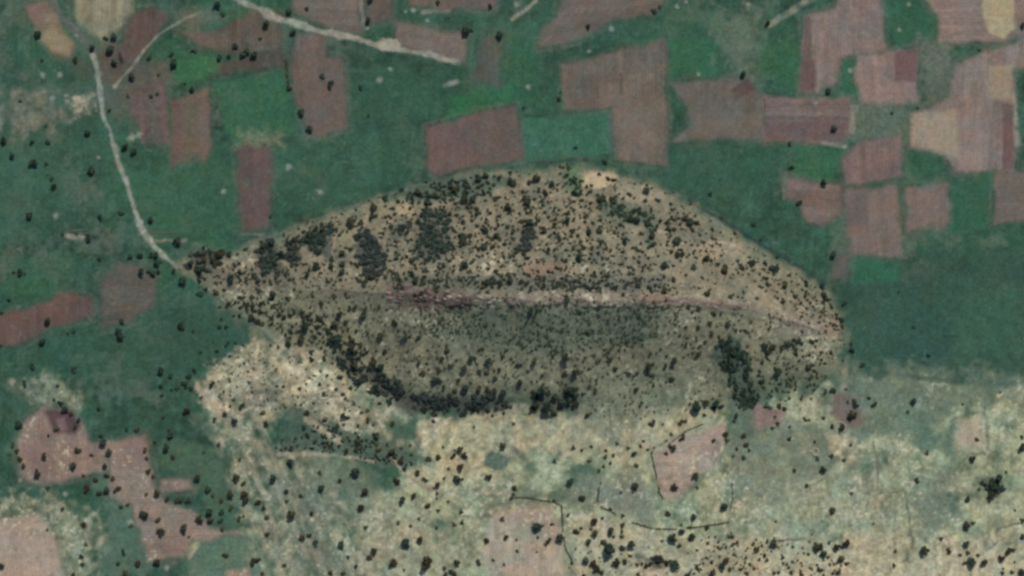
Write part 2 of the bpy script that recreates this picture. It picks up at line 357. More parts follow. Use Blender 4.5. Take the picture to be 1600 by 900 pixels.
PALE_LINES = [
 ([(1200,38),(1235,18),(1280,-10)], 3.5, (146,144,126), .6), ([(800,30),(815,18),(838,2)], 2.5, (140,142,124), .7),
 ([(660,18),(700,16)], 2.5, (140,138,122), .7), ([(695,135),(716,128)], 2.5, (140,138,128), .7),
 ([(1285,222),(1320,228)], 2.2, (150,146,130), .7), ([(1228,268),(1224,310)], 1.5, (112,122,108), .6),
 ([(1582,150),(1590,225)], 3.5, (150,150,132), .7), ([(1335,168),(1330,205)], 4.0, (140,138,124), .7),
 ([(375,365),(410,366)], 1.5, (120,116,108), .6), ([(404,690),(440,780),(480,870)], 3.0, (150,146,124), .6),
 ([(420,700),(470,810),(500,890)], 2.0, (146,140,120), .5), ([(370,675),(400,740),(430,830),(440,900)], 3.0, (150,142,122), .55),
 ([(310,605),(350,655),(395,690)], 4.0, (158,146,124), .6), ([(480,655),(530,690)], 4.0, (166,152,126), .7),
 ([(435,710),(490,708),(560,716),(590,722)], 2.0, (156,148,128), .6), ([(1366,720),(1372,810)], 1.3, (160,148,128), .6),
 ([(1322,560),(1316,640)], 3.0, (140,140,122), .5), ([(750,692),(775,705)], 1.5, (160,154,130), .6),
 ([(235,377),(290,375)], 1.8, (128,118,108), .8), ([(105,370),(135,372)], 3.0, (140,134,120), .8),
 ([(1288,870),(1295,850),(1300,700)], 1.0, (140,138,118), .3), ([(290,858),(310,850),(296,868)], 3.0, (164,152,124), .8),
]

def tile_poly(o, pts): return [(o[0] + x / 4, o[1] + y / 4) for (x, y) in pts]
THICKETS = [  # outline, spacing px, radius range px, tint
 (tile_poly((400,225), [(400,520),(490,520),(490,650),(480,720),(400,690),(300,640),(310,560)]), 5.5, (3.2, 4.8), (58,70,64)),
 (tile_poly((400,225), [(10,590),(90,590),(150,690),(150,810),(10,830)]), 6, (3, 4.6), (60,70,66)),
 (tile_poly((400,225), [(190,600),(280,590),(290,750),(200,760)]), 6, (3, 4.6), (60,66,60)),
 (tile_poly((400,225), [(640,580),(740,560),(780,640),(830,760),(700,850),(640,700)]), 5.5, (3, 4.8), (62,68,66)),
 (tile_poly((400,225), [(830,540),(950,490),(960,560),(900,620),(820,610)]), 6, (3, 4.5), (60,68,64)),
 (tile_poly((400,225), [(1020,520),(1070,400),(1190,420),(1230,640),(1150,720),(1030,700)]), 6, (3, 4.6), (60,70,64)),
 (tile_poly((800,225), [(60,540),(130,530),(130,640),(70,690),(50,620)]), 5.5, (3, 4.4), (62,68,66)),
 (tile_poly((800,225), [(520,330),(620,350),(700,420),(850,470),(890,520),(870,640),(840,640),(850,520),(720,490),(560,430)]), 7, (2.8, 4.4), (62,76,66)),
 (tile_poly((400,450), [(820,580),(900,590),(940,680),(1060,680),(1200,670),(1350,670),(1500,670),(1570,740),(1450,785),(1250,775),(1100,735),(1050,780),(1000,720),(930,720),(870,650)]), 6.2, (3.0, 5.6), (56,62,60)),
 (tile_poly((800,450), [(130,650),(400,640),(400,720),(250,780),(120,760)]), 7, (3.4, 5), (56,60,56)),
 (tile_poly((800,450), [(1280,360),(1330,320),(1430,310),(1440,400),(1480,470),(1480,540),(1530,640),(1500,740),(1420,720),(1390,620),(1350,530),(1300,510),(1240,440),(1250,390)]), 6, (3, 4.8), (58,72,62)),
 (tile_poly((800,675), [(770,770),(860,790),(950,820),(940,850),(830,840)]), 5, (3.5, 5), (56,58,54)),
 (tile_poly((1200,675), [(1390,290),(1450,260),(1460,360),(1410,420),(1375,380)]), 6, (3.5, 5), (58,66,62)),
 (tile_poly((0,225), [(1190,690),(1400,680),(1400,740),(1260,800),(1180,750)]), 7, (3, 4.2), (60,68,64)),
 (tile_poly((1200,450), [(0,350),(200,320),(200,345),(20,395)]), 5, (2.6, 3.8), (58,66,62)),
 ([(640,484),(1060,482),(1050,520),(960,545),(760,545),(660,520)], 7, (1.5, 3.2), (66,84,68)),
 ([(640,540),(1000,540),(960,580),(700,580)], 15, (1.6, 3.0), (70,78,62)),
 ([(610,430),(1040,432),(1040,452),(615,452)], 6, (1.8, 3.4), (62,67,58)),
 ([(430,700),(520,655),(560,690),(640,715),(610,725),(520,705)], 8, (2.4, 3.8), (58,62,54)),
 (tile_poly((400,675), [(300,0),(760,10),(900,110),(960,230),(860,150),(600,140),(400,110)]), 8, (2.2, 3.6), (62,62,52)),
 (HILL, 8, (1.2, 2.7), (90,89,73)),
 (HILL, 17, (2.2, 3.6), (66,68,56)),
 ([(320,500),(440,540),(440,620),(330,640)], 13, (1.3, 2.4), (70,66,50)),
 ([(890,860),(1040,840),(1300,850),(1300,900),(890,900)], 13, (1.6, 3.0), (70,66,50)),
 ([(290,410),(420,380),(520,350),(520,440),(400,500)], 12, (1.8, 3.0), (64,68,56)),
]
N0 = len(THICKETS)
THICKETS += [
 ([(630,298),(680,282),(790,270),(805,286),(740,306),(640,320)], 8, (3.0, 5.0), (50,62,54)),
 ([(470,372),(520,352),(560,336),(600,322),(612,334),(540,362),(480,390)], 9, (2.6, 4.2), (52,62,54)),
 ([(532,552),(600,588),(660,622),(700,640),(640,648),(590,612),(528,576)], 6.5, (3.0, 5.2), (56,64,60)),
 ([(612,436),(1140,440),(1180,486),(1000,474),(620,478)], 15, (1.8, 3.2), (62,66,56)),
 ([(880,262),(905,264),(908,300),(884,300)], 7, (2.4, 3.6), (58,76,58)),
 ([(560,340),(900,280),(1130,370),(1180,420),(900,430),(620,430)], 9.5, (2.2, 4.4), (58,62,53)),
 ([(300,420),(420,400),(620,430),(560,445),(400,450)], 9.5, (2.0, 4.0), (60,63,53)),
 ([(340,470),(430,460),(560,520),(590,590),(540,560),(420,520)], 9, (2.2, 4.2), (58,62,54)),
 ([(1180,560),(1290,545),(1300,600),(1220,640),(1190,620)], 10, (2.0, 3.6), (60,66,56)),
 ([(1160,400),(1250,430),(1310,480),(1310,520),(1240,490),(1170,440)], 10, (2.0, 3.4), (60,66,56)),
 ([(340,550),(480,540),(600,610),(580,640),(380,640),(330,620)], 11, (1.6, 3.0), (74,72,58)),
 ([(1100,840),(1250,840),(1330,850),(1330,900),(1090,900)], 11, (1.8, 3.2), (66,64,50)),
]
NO_UNDER = (15, 16)
UNDER = {18: (82, 97, 84), 19: (84, 98, 84), 17: (100, 100, 90), 7: (80, 94, 82), 10: (80, 96, 84), N0: (76, 92, 80), N0 + 4: (84, 104, 80), 8: (74, 77, 73), 0: (74, 82, 76), 3: (78, 80, 77)}
THICKETS = [(p, sp, (r0 * 1.3, r1 * 1.3) if sp <= 7 and i not in NO_UNDER else (r0, r1), c) for i, (p, sp, (r0, r1), c) in enumerate(THICKETS)]

# ------------------------------------------------------------------ ground colour
def blend(A, m, w, col):
    A[m] = A[m] * (1 - w[:, None]) + w[:, None] * col

def field_mask(u, v, pts, soft):
    """signed distance with a worn, wandering edge"""
    uu = u + 2.2 * noise(u, v, 26, 40) + .6 * noise(u, v, 7, 41)
    vv = v + 2.2 * noise(u, v, 26, 42) + .6 * noise(u, v, 7, 43)
    return sdist(uu, vv, pts)

def near(u, v, pts, pad):
    a = np.array(pts)
    return (u > a[:, 0].min() - pad) & (u < a[:, 0].max() + pad) & (v > a[:, 1].min() - pad) & (v < a[:, 1].max() + pad)

def ground_colour(u, v):
    n = len(u)
    g1, g2, g3 = fbm(u, v, 120, 50), fbm(u, v, 38, 54), fbm(u, v, 9, 58)
    A = np.tile(lin((54, 83, 68)), (n, 1))
    A *= (1 + .18 * g1 + .26 * g2 + .24 * g3)[:, None]
    w = np.clip(.45 * fbm(u, v, 70, 62) + .1, 0, .55)                    # fresher grass
    A = A * (1 - w[:, None]) + w[:, None] * lin((57, 99, 71)) * (1 + .15 * g3)[:, None]
    w = sstep(.1, 1.0, fbm(u, v, 46, 66) + .35 * g3 + .35 * sstep(300, 0, u) * sstep(500, 350, v)) * .55               # thin dry grass
    A = A * (1 - w[:, None]) + w[:, None] * lin((94, 106, 92))
    st = noise(u, v, 3, 70, cellv=60)                                     # faint old plough lines
    st2 = noise(u, v, 60, 71, cellv=3)
    A *= (1 + .08 * st + .06 * st2)[:, None]
    # ground patches
    for i, (pts, c, soft, stg, cell) in enumerate(GROUND):
        m = near(u, v, pts, soft * 2 + 20)
        um, vm = u[m], v[m]
        sd = sdist(um + soft * .7 * fbm(um, vm, 30, 80 + i, 2), vm + soft * .7 * fbm(um, vm, 30, 90 + i, 2), pts)
        mott = fbm(um, vm, cell, 100 + i, 3)
        w = sstep(-soft, soft, sd + soft * .9 * mott) * stg
        dry = c[0] > 120
        if stg == .9 and cell == 12:      # slanting streaks of the bare strip
            mott = .55 * fbm(um, vm, 60, 100 + i, 3, cellv=9, ang=1.05 + .12 * math.sin(i)) + .6 * fbm(um, vm, 12, 102 + i, 3)
            w = sstep(-soft, soft, sd + soft * .9 * mott) * np.clip(.72 + .6 * mott, .05, 1) * stg
        if dry:
            w = w * np.clip(.84 + .5 * mott + .25 * fbm(um, vm, cell * 3.1, 130 + i, 2), .12, 1.0)
        gr = 1 + (.28 if dry else .13) * fbm(um, vm, 7, 140, 2) + (.13 if dry else .09) * mott + (.10 if dry else .06) * noise(um, vm, 3, 143, cellv=16)
        blend(A, m, w, lin(c) * gr[:, None])
    # the hill
    m = near(u, v, HILL, 30)
    um, vm = u[m], v[m]
    sd = sdist(um + 6 * fbm(um, vm, 22, 160, 3), vm + 6 * fbm(um, vm, 22, 163, 3), HILL)
    cv = crest_v(um)
    south = sstep(-4, 10, vm - cv)
    north_c = lin((127, 120, 100)) * (1 + .20 * fbm(um, vm, 14, 166) + .14 * fbm(um, vm, 5, 168, 2))[:, None]
    wk = np.clip(.8 * fbm(um, vm, 20, 170) + .2, 0, .8)[:, None]
    north_c = north_c * (1 - wk) + wk * lin((100, 102, 90)) * (1 + .12 * fbm(um, vm, 6, 174, 2))[:, None]
    wy = np.clip(fbm(um, vm, 18, 177) - .3, 0, .7)[:, None]
    north_c = north_c * (1 - wy) + wy * lin((148, 137, 113))
    south_c = lin((135, 134, 110)) * (1 + .10 * fbm(um, vm, 5, 180, 2, cellv=22) + .08 * fbm(um, vm, 30, 183))[:, None]
    ws = (sstep(640, 760, um) * (1 - sstep(1000, 1080, um)) * sstep(8, 20, vm - cv) * (1 - sstep(60, 110, vm - cv)))[:, None] * .7
    south_c = south_c * (1 - ws) + ws * lin((92, 105, 90)) * (1 + .24 * noise(um, vm, 4, 186, cellv=14))[:, None]
    lowz = sstep(1.15, 0.5, um / 1000)[:, None] * .0
    hc = north_c * (1 - south[:, None]) + south_c * south[:, None]
    # grassy lower rim
    wr = (1 - sstep(4, 34, sd + 8 * fbm(um, vm, 16, 190, 2)))[:, None] * .45
    hc = hc * (1 - wr) + wr * lin((104, 112, 92))
    # rocks of the crest
    ds = vm - cv + 3.5 * noise(um, vm, 12, 10) + 1.5 * noise(um, vm, 5, 11)
    rk = sstep(-9, -3, ds) * (1 - sstep(4, 9, ds)) * np.clip(.65 + 1.1 * fbm(um, vm, 16, 193, 3), 0, 1) * sstep(600, 640, um) * (1 - sstep(1220, 1300, um))
    rc = lin((136, 127, 115)) * (1 + .36 * fbm(um, vm, 7, 194))[:, None]
    wred = np.clip(.5 + .8 * fbm(um, vm, 24, 198, cellv=6) - .5 * np.exp(-((um - 810) / 80) ** 2), 0, .8)[:, None]
    rc = rc * (1 - wred) + wred * lin((118, 90, 82))
    hc = hc * (1 - .75 * rk[:, None]) + .75 * rk[:, None] * rc
    sr = sstep(-22, -10, ds) * (1 - sstep(16, 28, ds)) * sstep(598, 618, um) * (1 - sstep(700, 775, um + .8 * np.clip(-ds, 0, 40))) * np.clip(.7 + .6 * fbm(um, vm, 10, 201, 2), .15, 1)
    hc = hc * (1 - .92 * sr[:, None]) + .92 * sr[:, None] * lin((74, 61, 63)) * np.clip(1 + .8 * fbm(um, vm, 6, 202, 2), .35, 2.2)[:, None]
    nb = np.exp(-((ds + 24) / 13) ** 2) * sstep(600, 640, um) * (1 - sstep(1000, 1080, um))
    hc = hc * (1 - .55 * nb[:, None]) + .55 * nb[:, None] * lin((98, 100, 90)) * (1 + .25 * fbm(um, vm, 9, 205))[:, None]
    wsad = (np.exp(-(((um - 520) / 90) ** 2 + ((vm - 450) / 22) ** 2)) * .6)[:, None]
    hc = hc * (1 - wsad) + wsad * lin((120, 114, 98))
    for (x, y, rx, ry, c, s_) in ((640,325,22,14,(166,150,120),.8),(930,280,40,13,(176,158,128),.9),(1000,300,40,14,(150,142,122),.6),(900,275,14,16,(92,112,86),.7),
                                  (980,335,45,18,(84,98,80),.6),(850,425,40,16,(140,116,98),.6),(1130,390,40,14,(160,142,118),.5),(1300,515,18,14,(150,124,108),.6),
                                  (700,300,60,14,(92,106,88),.5),(540,375,16,16,(124,124,92),.5),(1060,395,60,20,(150,140,116),.4),(1250,510,50,16,(128,116,108),.5),
                                  (470,470,50,22,(124,124,100),.6),(630,540,60,30,(124,122,98),.5),(1090,540,50,40,(124,118,96),.5),(960,560,60,26,(122,116,94),.4)):
        q = (((um - x) / rx) ** 2 + ((vm - y) / ry) ** 2)
        w_ = (sstep(1.5, .3, q + .5 * fbm(um, vm, 12, 210, 2)) * s_)[:, None]
        hc = hc * (1 - w_) + w_ * lin(c) * (1 + .1 * fbm(um, vm, 5, 214, 2))[:, None]
    rim = 9 + 15 * sstep(700, 560, um) * sstep(470, 520, vm)
    w = sstep(-rim, rim, sd + .6 * rim * fbm(um, vm, 15, 169, 2))
    low = sstep(578 - 40 * sstep(880, 1000, um), 640, vm) * .78                       # the lower rim melts into the plain
    w = w * (1 - low)
    blend(A, m, w, hc)
    for i, (pts, sp_, rr_, c) in enumerate(THICKETS):
        if sp_ > 8 or i in NO_UNDER or pts is HILL: continue
        m = near(u, v, pts, 20)
        um, vm = u[m], v[m]
        sd = sdist(um + 3 * fbm(um, vm, 14, 620, 2), vm + 3 * fbm(um, vm, 14, 623, 2), pts)
        w = sstep(-5, 6, sd + 5 * fbm(um, vm, 9, 626, 2)) * .85
        blend(A, m, w, lin(UNDER.get(i, (80, 83, 76))) * (1 + .15 * fbm(um, vm, 6, 629, 2))[:, None])
    m = near(u, v, [(290, 510), (720, 720)], 0)                       # crumbling pale crust of the outcrop
    um, vm = u[m], v[m]
    dr = sstep(.13, .28, A[m].mean(1))
    cr = fbm(um, vm, 7, 660, 3, cellv=13, ang=.9)
    A[m] = A[m] * (1 + dr * (.30 * cr + .14 * fbm(um, vm, 22, 664, 2)))[:, None]
    # lines
    for i, (pts, hw, c, stg) in enumerate(DARK_LINES + PALE_LINES):
        m = near(u, v, pts, 14)
        um, vm = u[m], v[m]
        d = seg_dist(um + 1.6 * noise(um, vm, 12, 220 + i), vm + 1.6 * noise(um, vm, 12, 260 + i), pts)
        hw = hw * 1.25
        w = (1 - sstep(hw * .4, hw * 1.8, d)) * min(.95, stg * 1.2) * np.clip(.75 + .5 * noise(um, vm, 9, 300 + i), .1, 1)
        blend(A, m, w, np.tile(lin(c), (len(um), 1)))
    # fields
    for i, (lab, pts, c, soft, mot) in enumerate(FIELDS):
        m = near(u, v, pts, soft * 2 + 6)
        um, vm = u[m], v[m]
        sd = field_mask(um, vm, pts, soft)
        w = sstep(-soft, soft, sd + soft * .45 * noise(um, vm, 15, 340)) * .96
        ang = (i * 37 % 5 - 2) * .04 + (math.pi / 2 if i % 3 == 0 else 0)
        f = lin(c) * (1 + mot * fbm(um, vm, 26, 350 + i) + .6 * mot * noise(um, vm, 2.6, 400 + i, cellv=40, ang=ang) + .05 * noise(um, vm, 4, 402) + .9 * mot * noise(um, vm, 9, 406 + i, cellv=220, ang=ang) + .5 * mot * np.sin((um * math.cos(ang) + vm * math.sin(ang)) * 1.25 + 2 * noise(um, vm, 40, 410)))[:, None]
        wm = np.exp(-((sd + soft * 1.1) / 2.6) ** 2) * np.clip(.28 + .4 * noise(um, vm, 30, 470 + i), 0, .6)
        blend(A, m, wm, np.tile(lin((92, 96, 86)), (len(um), 1)))
        wg = np.clip(fbm(um, vm, 14, 450 + i) - .45, 0, .4)[:, None]
        f = f * (1 - wg) + wg * lin((96, 102, 88))
        blend(A, m, w, f)
    for i, (pts, c, soft, stg) in enumerate(PATCH):
        m = near(u, v, pts, soft * 2 + 4)
        um, vm = u[m], v[m]
        sd = sdist(um + 1.2 * noise(um, vm, 8, 500), vm + 1.2 * noise(um, vm, 8, 501), pts)
        w = sstep(-soft, soft, sd) * stg
        blend(A, m, w, lin(c) * (1 + .08 * fbm(um, vm, 8, 503, 2))[:, None])
    # roads
    for i, (nm, lab, pts, hw, c) in enumerate(ROADS):
        m = near(u, v, pts, 20)
        um, vm = u[m], v[m]
        d = seg_dist(um + 1.6 * noise(um, vm, 22, 520), vm + 1.6 * noise(um, vm, 22, 521), pts)
        ww = hw * (1 + .45 * noise(um, vm, 15, 522) + .25 * noise(um, vm, 5, 523))
        ends = np.minimum(np.hypot(um - pts[-1][0], vm - pts[-1][1]), 14) / 14
        w = (1 - sstep(ww * .4, ww * 1.7, d)) * .9 * (.3 + .7 * ends) * np.clip(.9 + .3 * noise(um, vm, 10, 526), .4, 1)
        blend(A, m, w, lin(c) * (1 + .2 * fbm(um, vm, 7, 524, 2) - .12 * np.exp(-(d / 1.1) ** 2))[:, None])
    m = near(u, v, [(575, 55), (640, 95)], 10)
    um, vm = u[m], v[m]
    w = sstep(1.4, .5, ((um - 608) / 20) ** 2 + ((vm - 70) / 11) ** 2 + .4 * fbm(um, vm, 8, 530, 2)) * .8
    blend(A, m, w, np.tile(lin((160, 155, 136)), (len(um), 1)))
    # pale bare spots: stones and soil worn through the grass
    sp = fbm(u, v, 4.5, 540, 2) + .5 * fbm(u, v, 50, 544, 2)
    dryg = sstep(.10, .22, A.mean(1)) * (.3 + .7 * sstep(240, 420, v))
    w = sstep(.95, 1.5, sp + .35 * dryg) * (.3 + .55 * dryg)
    A = A * (1 - w[:, None]) + w[:, None] * (lin((118, 128, 112)) * (1 - dryg)[:, None] + lin((188, 183, 160)) * dryg[:, None])
    sp = fbm(u, v, 6.5, 546, 2) + .4 * fbm(u, v, 40, 548, 2)
    w = sstep(.6, 1.3, sp) * .5 * dryg
    A = A * (1 - w[:, None]) + w[:, None] * lin((106, 112, 94))
    for (x, y, r) in SPOTS:
        m = (np.abs(u - x) < r * 3) & (np.abs(v - y) < r * 3)
        um, vm = u[m], v[m]
        w = sstep(1.5, .3, np.hypot(um - x, vm - y) / r + .35 * noise(um, vm, 4, 550)) * .6
        blend(A, m, w, np.tile(lin((150, 154, 140)), (len(um), 1)))
    c1, c2 = fbm(u, v, 34, 570, 3), fbm(u, v, 17, 574, 2)
    mh = near(u, v, HILL, 0)
    damp = np.ones(n); damp[mh] = np.where(inside(u[mh], v[mh], HILL), .45, 1.0)
    c1, c2 = c1 * damp, c2 * damp
    A *= np.stack([1 + .085 * c1 + .05 * c2, 1 - .02 * c1, 1 - .04 * c1 - .06 * c2], 1)
    A *= (1 + .08 * noise(u, v, 2.2, 560) + .09 * noise(u, v, 4.4, 561))[:, None]
    return np.clip(A, .004, .8)

SPOTS = [(66,117,4),(93,117,4),(82,152,4),(106,158,3),(180,136,4),(120,56,3),(154,20,5),(594,125,5),(610,108,4),(646,16,4),(634,18,3),(668,32,3),(574,44,3),(955,45,4),
         (920,80,3),(1058,10,4),(1073,3,3),(1091,116,3),(825,136,4),(807,6,5),(1170,7,3),(1420,7,3),(1329,110,4),(1405,47,3),(154,246,3),(87,337,5),(350,299,4),(451,261,5),
         (500,300,4),(19,596,6),(69,592,6),(102,772,4),(203,816,5),(120,862,8),(260,888,4),(70,627,3),(1318,606,6),(1360,593,4),(1295,639,6),(1473,601,4),(1454,609,4),(1434,634,5),
         (1438,622,4),(1300,782,4),(1306,784,4),(1280,770,4),(1330,787,4),(1535,778,4),(1572,692,7),(1596,845,6),(970,775,4),(1022,805,3),(1056,782,3),(1115,805,4),(1160,788,5),
         (1190,798,4),(1185,806,3),(968,870,4),(1160,740,4),(205,215,6),(218,210,5),(32,750,4),(6,833,3),(1275,160,3)]

# ------------------------------------------------------------------ materials
def soil_material(name, bump=0.5, scale=0.5, tint=(1, 1, 1), rough=.95):
    m = bpy.data.materials.new(name)
    m.use_nodes = True
    nt = m.node_tree
    b = nt.nodes['Principled BSDF']
    b.inputs['Roughness'].default_value = rough
    b.inputs['Specular IOR Level'].default_value = .12
    at = nt.nodes.new('ShaderNodeAttribute'); at.attribute_name = 'Col'
    tc = nt.nodes.new('ShaderNodeTexCoord')
    n1 = nt.nodes.new('ShaderNodeTexNoise'); n1.inputs['Scale'].default_value = scale
    n1.inputs['Detail'].default_value = 5; n1.inputs['Roughness'].default_value = .65
    mp = nt.nodes.new('ShaderNodeMapRange')
    mp.inputs['From Min'].default_value = .3; mp.inputs['From Max'].default_value = .7
    mp.inputs['To Min'].default_value = .74; mp.inputs['To Max'].default_value = 1.26
    mx = nt.nodes.new('ShaderNodeMix'); mx.data_type = 'RGBA'; mx.blend_type = 'MULTIPLY'
    mx.inputs[0].default_value = 1.0
    bp = nt.nodes.new('ShaderNodeBump'); bp.inputs['Strength'].default_value = bump
    bp.inputs['Distance'].default_value = .5
    nt.links.new(tc.outputs['Object'], n1.inputs['Vector'])
    nt.links.new(n1.outputs['Fac'], mp.inputs['Value'])
    nt.links.new(at.outputs['Color'], mx.inputs[6])
    nt.links.new(mp.outputs['Result'], mx.inputs[7])
    nt.links.new(mx.outputs[2], b.inputs['Base Color'])
    nt.links.new(n1.outputs['Fac'], bp.inputs['Height'])
    nt.links.new(bp.outputs['Normal'], b.inputs['Normal'])
    return m

def leaf_material(name, c0, c1):
    m = bpy.data.materials.new(name)
    m.use_nodes = True
    nt = m.node_tree
    b = nt.nodes['Principled BSDF']
    b.inputs['Roughness'].default_value = .8
    b.inputs['Specular IOR Level'].default_value = .15
    oi = nt.nodes.new('ShaderNodeObjectInfo')
    at = nt.nodes.new('ShaderNodeAttribute'); at.attribute_name = 'Col'
    mx = nt.nodes.new('ShaderNodeMix'); mx.data_type = 'RGBA'
    mx.inputs[6].default_value = (*lin(c0), 1); mx.inputs[7].default_value = (*lin(c1), 1)
    m2 = nt.nodes.new('ShaderNodeMix'); m2.data_type = 'RGBA'; m2.blend_type = 'MULTIPLY'; m2.inputs[0].default_value = 1
    nt.links.new(oi.outputs['Random'], mx.inputs[0])
    nt.links.new(mx.outputs[2], m2.inputs[6])
    nt.links.new(at.outputs['Color'], m2.inputs[7])
    nt.links.new(m2.outputs[2], b.inputs['Base Color'])
    return m

M_GROUND = soil_material('grass_and_soil', .5, .45)
M_HILL = soil_material('dry_hill_ground', .8, .35)
M_FIELD = soil_material('ploughed_soil', .7, .8)
M_ROAD = soil_material('packed_dirt', .3, .9)
M_ROCK = soil_material('weathered_rock', .9, .8)
M_SCRUB = soil_material('scrub_leaves', .2, 1.2)
M_BARK = leaf_material('bark', (92, 78, 64), (110, 96, 80))
M_LEAF = {'cool': leaf_material('cool_green_foliage', (48, 64, 54), (62, 76, 62)),
          'olive': leaf_material('olive_foliage', (56, 60, 44), (70, 71, 51)),
          'deep': leaf_material('deep_green_foliage', (40, 57, 47), (54, 69, 54)),
          'brown': leaf_material('brownish_foliage', (62, 56, 44), (76, 68, 52))}

def link(ob, label=None, cat=None, group=None, kind=None, parent=None):
    COL.objects.link(ob)
    if label: ob['label'] = label
    if cat: ob['category'] = cat
    if group: ob['group'] = group
    if kind: ob['kind'] = kind
    if parent: ob.parent = parent
    return ob

def mesh_np(name, verts, faces, colors=None, mat=None, smooth=True):
    """faces: (n,3) or (n,4) int array"""
    me = bpy.data.meshes.new(name)
    k = faces.shape[1]
    me.vertices.add(len(verts)); me.vertices.foreach_set('co', np.ascontiguousarray(verts, np.float32).ravel())
    me.loops.add(faces.size); me.loops.foreach_set('vertex_index', faces.astype(np.int32).ravel())
    me.polygons.add(len(faces)); me.polygons.foreach_set('loop_start', np.arange(0, faces.size, k, dtype=np.int32))
    if colors is not None:
        a = me.color_attributes.new('Col', 'FLOAT_COLOR', 'POINT')
        c = np.ones((len(verts), 4), np.float32); c[:, :3] = colors
        a.data.foreach_set('color', c.ravel())
    me.polygons.foreach_set('use_smooth', np.full(len(faces), smooth))
    if mat: me.materials.append(mat)
    me.update(calc_edges=True)
    return me

# ------------------------------------------------------------------ terrain grid
STEP = 1.5
def axis(lo, hi):
    core = np.arange(lo, hi + .01, STEP)
    g = [STEP]
    while sum(g) < 34000: g.append(g[-1] * 1.17)
    out = np.cumsum(g)
    return np.concatenate([(lo - out)[::-1], core, core[-1] + out])
AU, AV = axis(-100, 1700), axis(-70, 970)
NU, NV = len(AU), len(AV)
GU, GV = np.meshgrid(AU, AV)
fu, fv = GU.ravel(), GV.ravel()
Z = height(fu, fv)
CC = ground_colour(fu, fv)
XYZ = np.stack([(fu - 800) * S, (450 - fv) * S, Z], 1)
idx = np.arange(NU * NV).reshape(NV, NU)
QUADS = np.stack([idx[1:, :-1].ravel(), idx[1:, 1:].ravel(), idx[:-1, 1:].ravel(), idx[:-1, :-1].ravel()], 1)
QU, QV = fu[QUADS].mean(1), fv[QUADS].mean(1)

ZG = Z.reshape(NV, NU)
def world(u, v, dz=0.0):
    i = min(max(int(np.searchsorted(AU, u)) - 1, 0), NU - 2); j = min(max(int(np.searchsorted(AV, v)) - 1, 0), NV - 2)
    fx = (u - AU[i]) / (AU[i + 1] - AU[i]); fy = (v - AV[j]) / (AV[j + 1] - AV[j])
    z = (ZG[j, i] * (1 - fx) + ZG[j, i + 1] * fx) * (1 - fy) + (ZG[j + 1, i] * (1 - fx) + ZG[j + 1, i + 1] * fx) * fy
    return ((u - 800) * S, (450 - v) * S, float(z) + dz)

def submesh(name, sel, dz, mat):
    q = QUADS[sel]
    ids, inv = np.unique(q, return_inverse=True)
    v = XYZ[ids].copy(); v[:, 2] += dz
    return mesh_np(name, v, inv.reshape(q.shape), CC[ids], mat)

in_hill = np.zeros(len(QU), bool)
m = near(QU, QV, HILL, 0)
in_hill[m] = inside(QU[m], QV[m], HILL)
link(bpy.data.objects.new('ground', submesh('ground', ~in_hill, 0, M_GROUND)),
     'green meadow and dry grass plain around the almond-shaped hill', 'ground', kind='structure')
link(bpy.data.objects.new('hill', submesh('hill', in_hill, 0, M_HILL)),
     'almond-shaped rocky hill dotted with dark shrubs', 'hill', kind='structure')
for (lab, pts, c, soft, mot) in FIELDS:
    m = near(QU, QV, pts, 6)
    sel = np.zeros(len(QU), bool)
    sel[m] = field_mask(QU[m], QV[m], pts, soft) > 0
    if sel.sum() > 8:
        link(bpy.data.objects.new('ploughed_field', submesh('ploughed_field', sel, .06, M_FIELD)), lab, 'field', kind='structure')
for (nm, lab, pts, hw, c) in ROADS:
    m = near(QU, QV, pts, 12)
    sel = np.zeros(len(QU), bool)
    um, vm = QU[m], QV[m]
    sel[m] = seg_dist(um + 1.6 * noise(um, vm, 22, 520), vm + 1.6 * noise(um, vm, 22, 521), pts) < hw
    link(bpy.data.objects.new(nm, submesh(nm, sel, .11, M_ROAD)), lab, 'road' if 'road' in nm or nm == 'lane' else 'path', kind='structure')

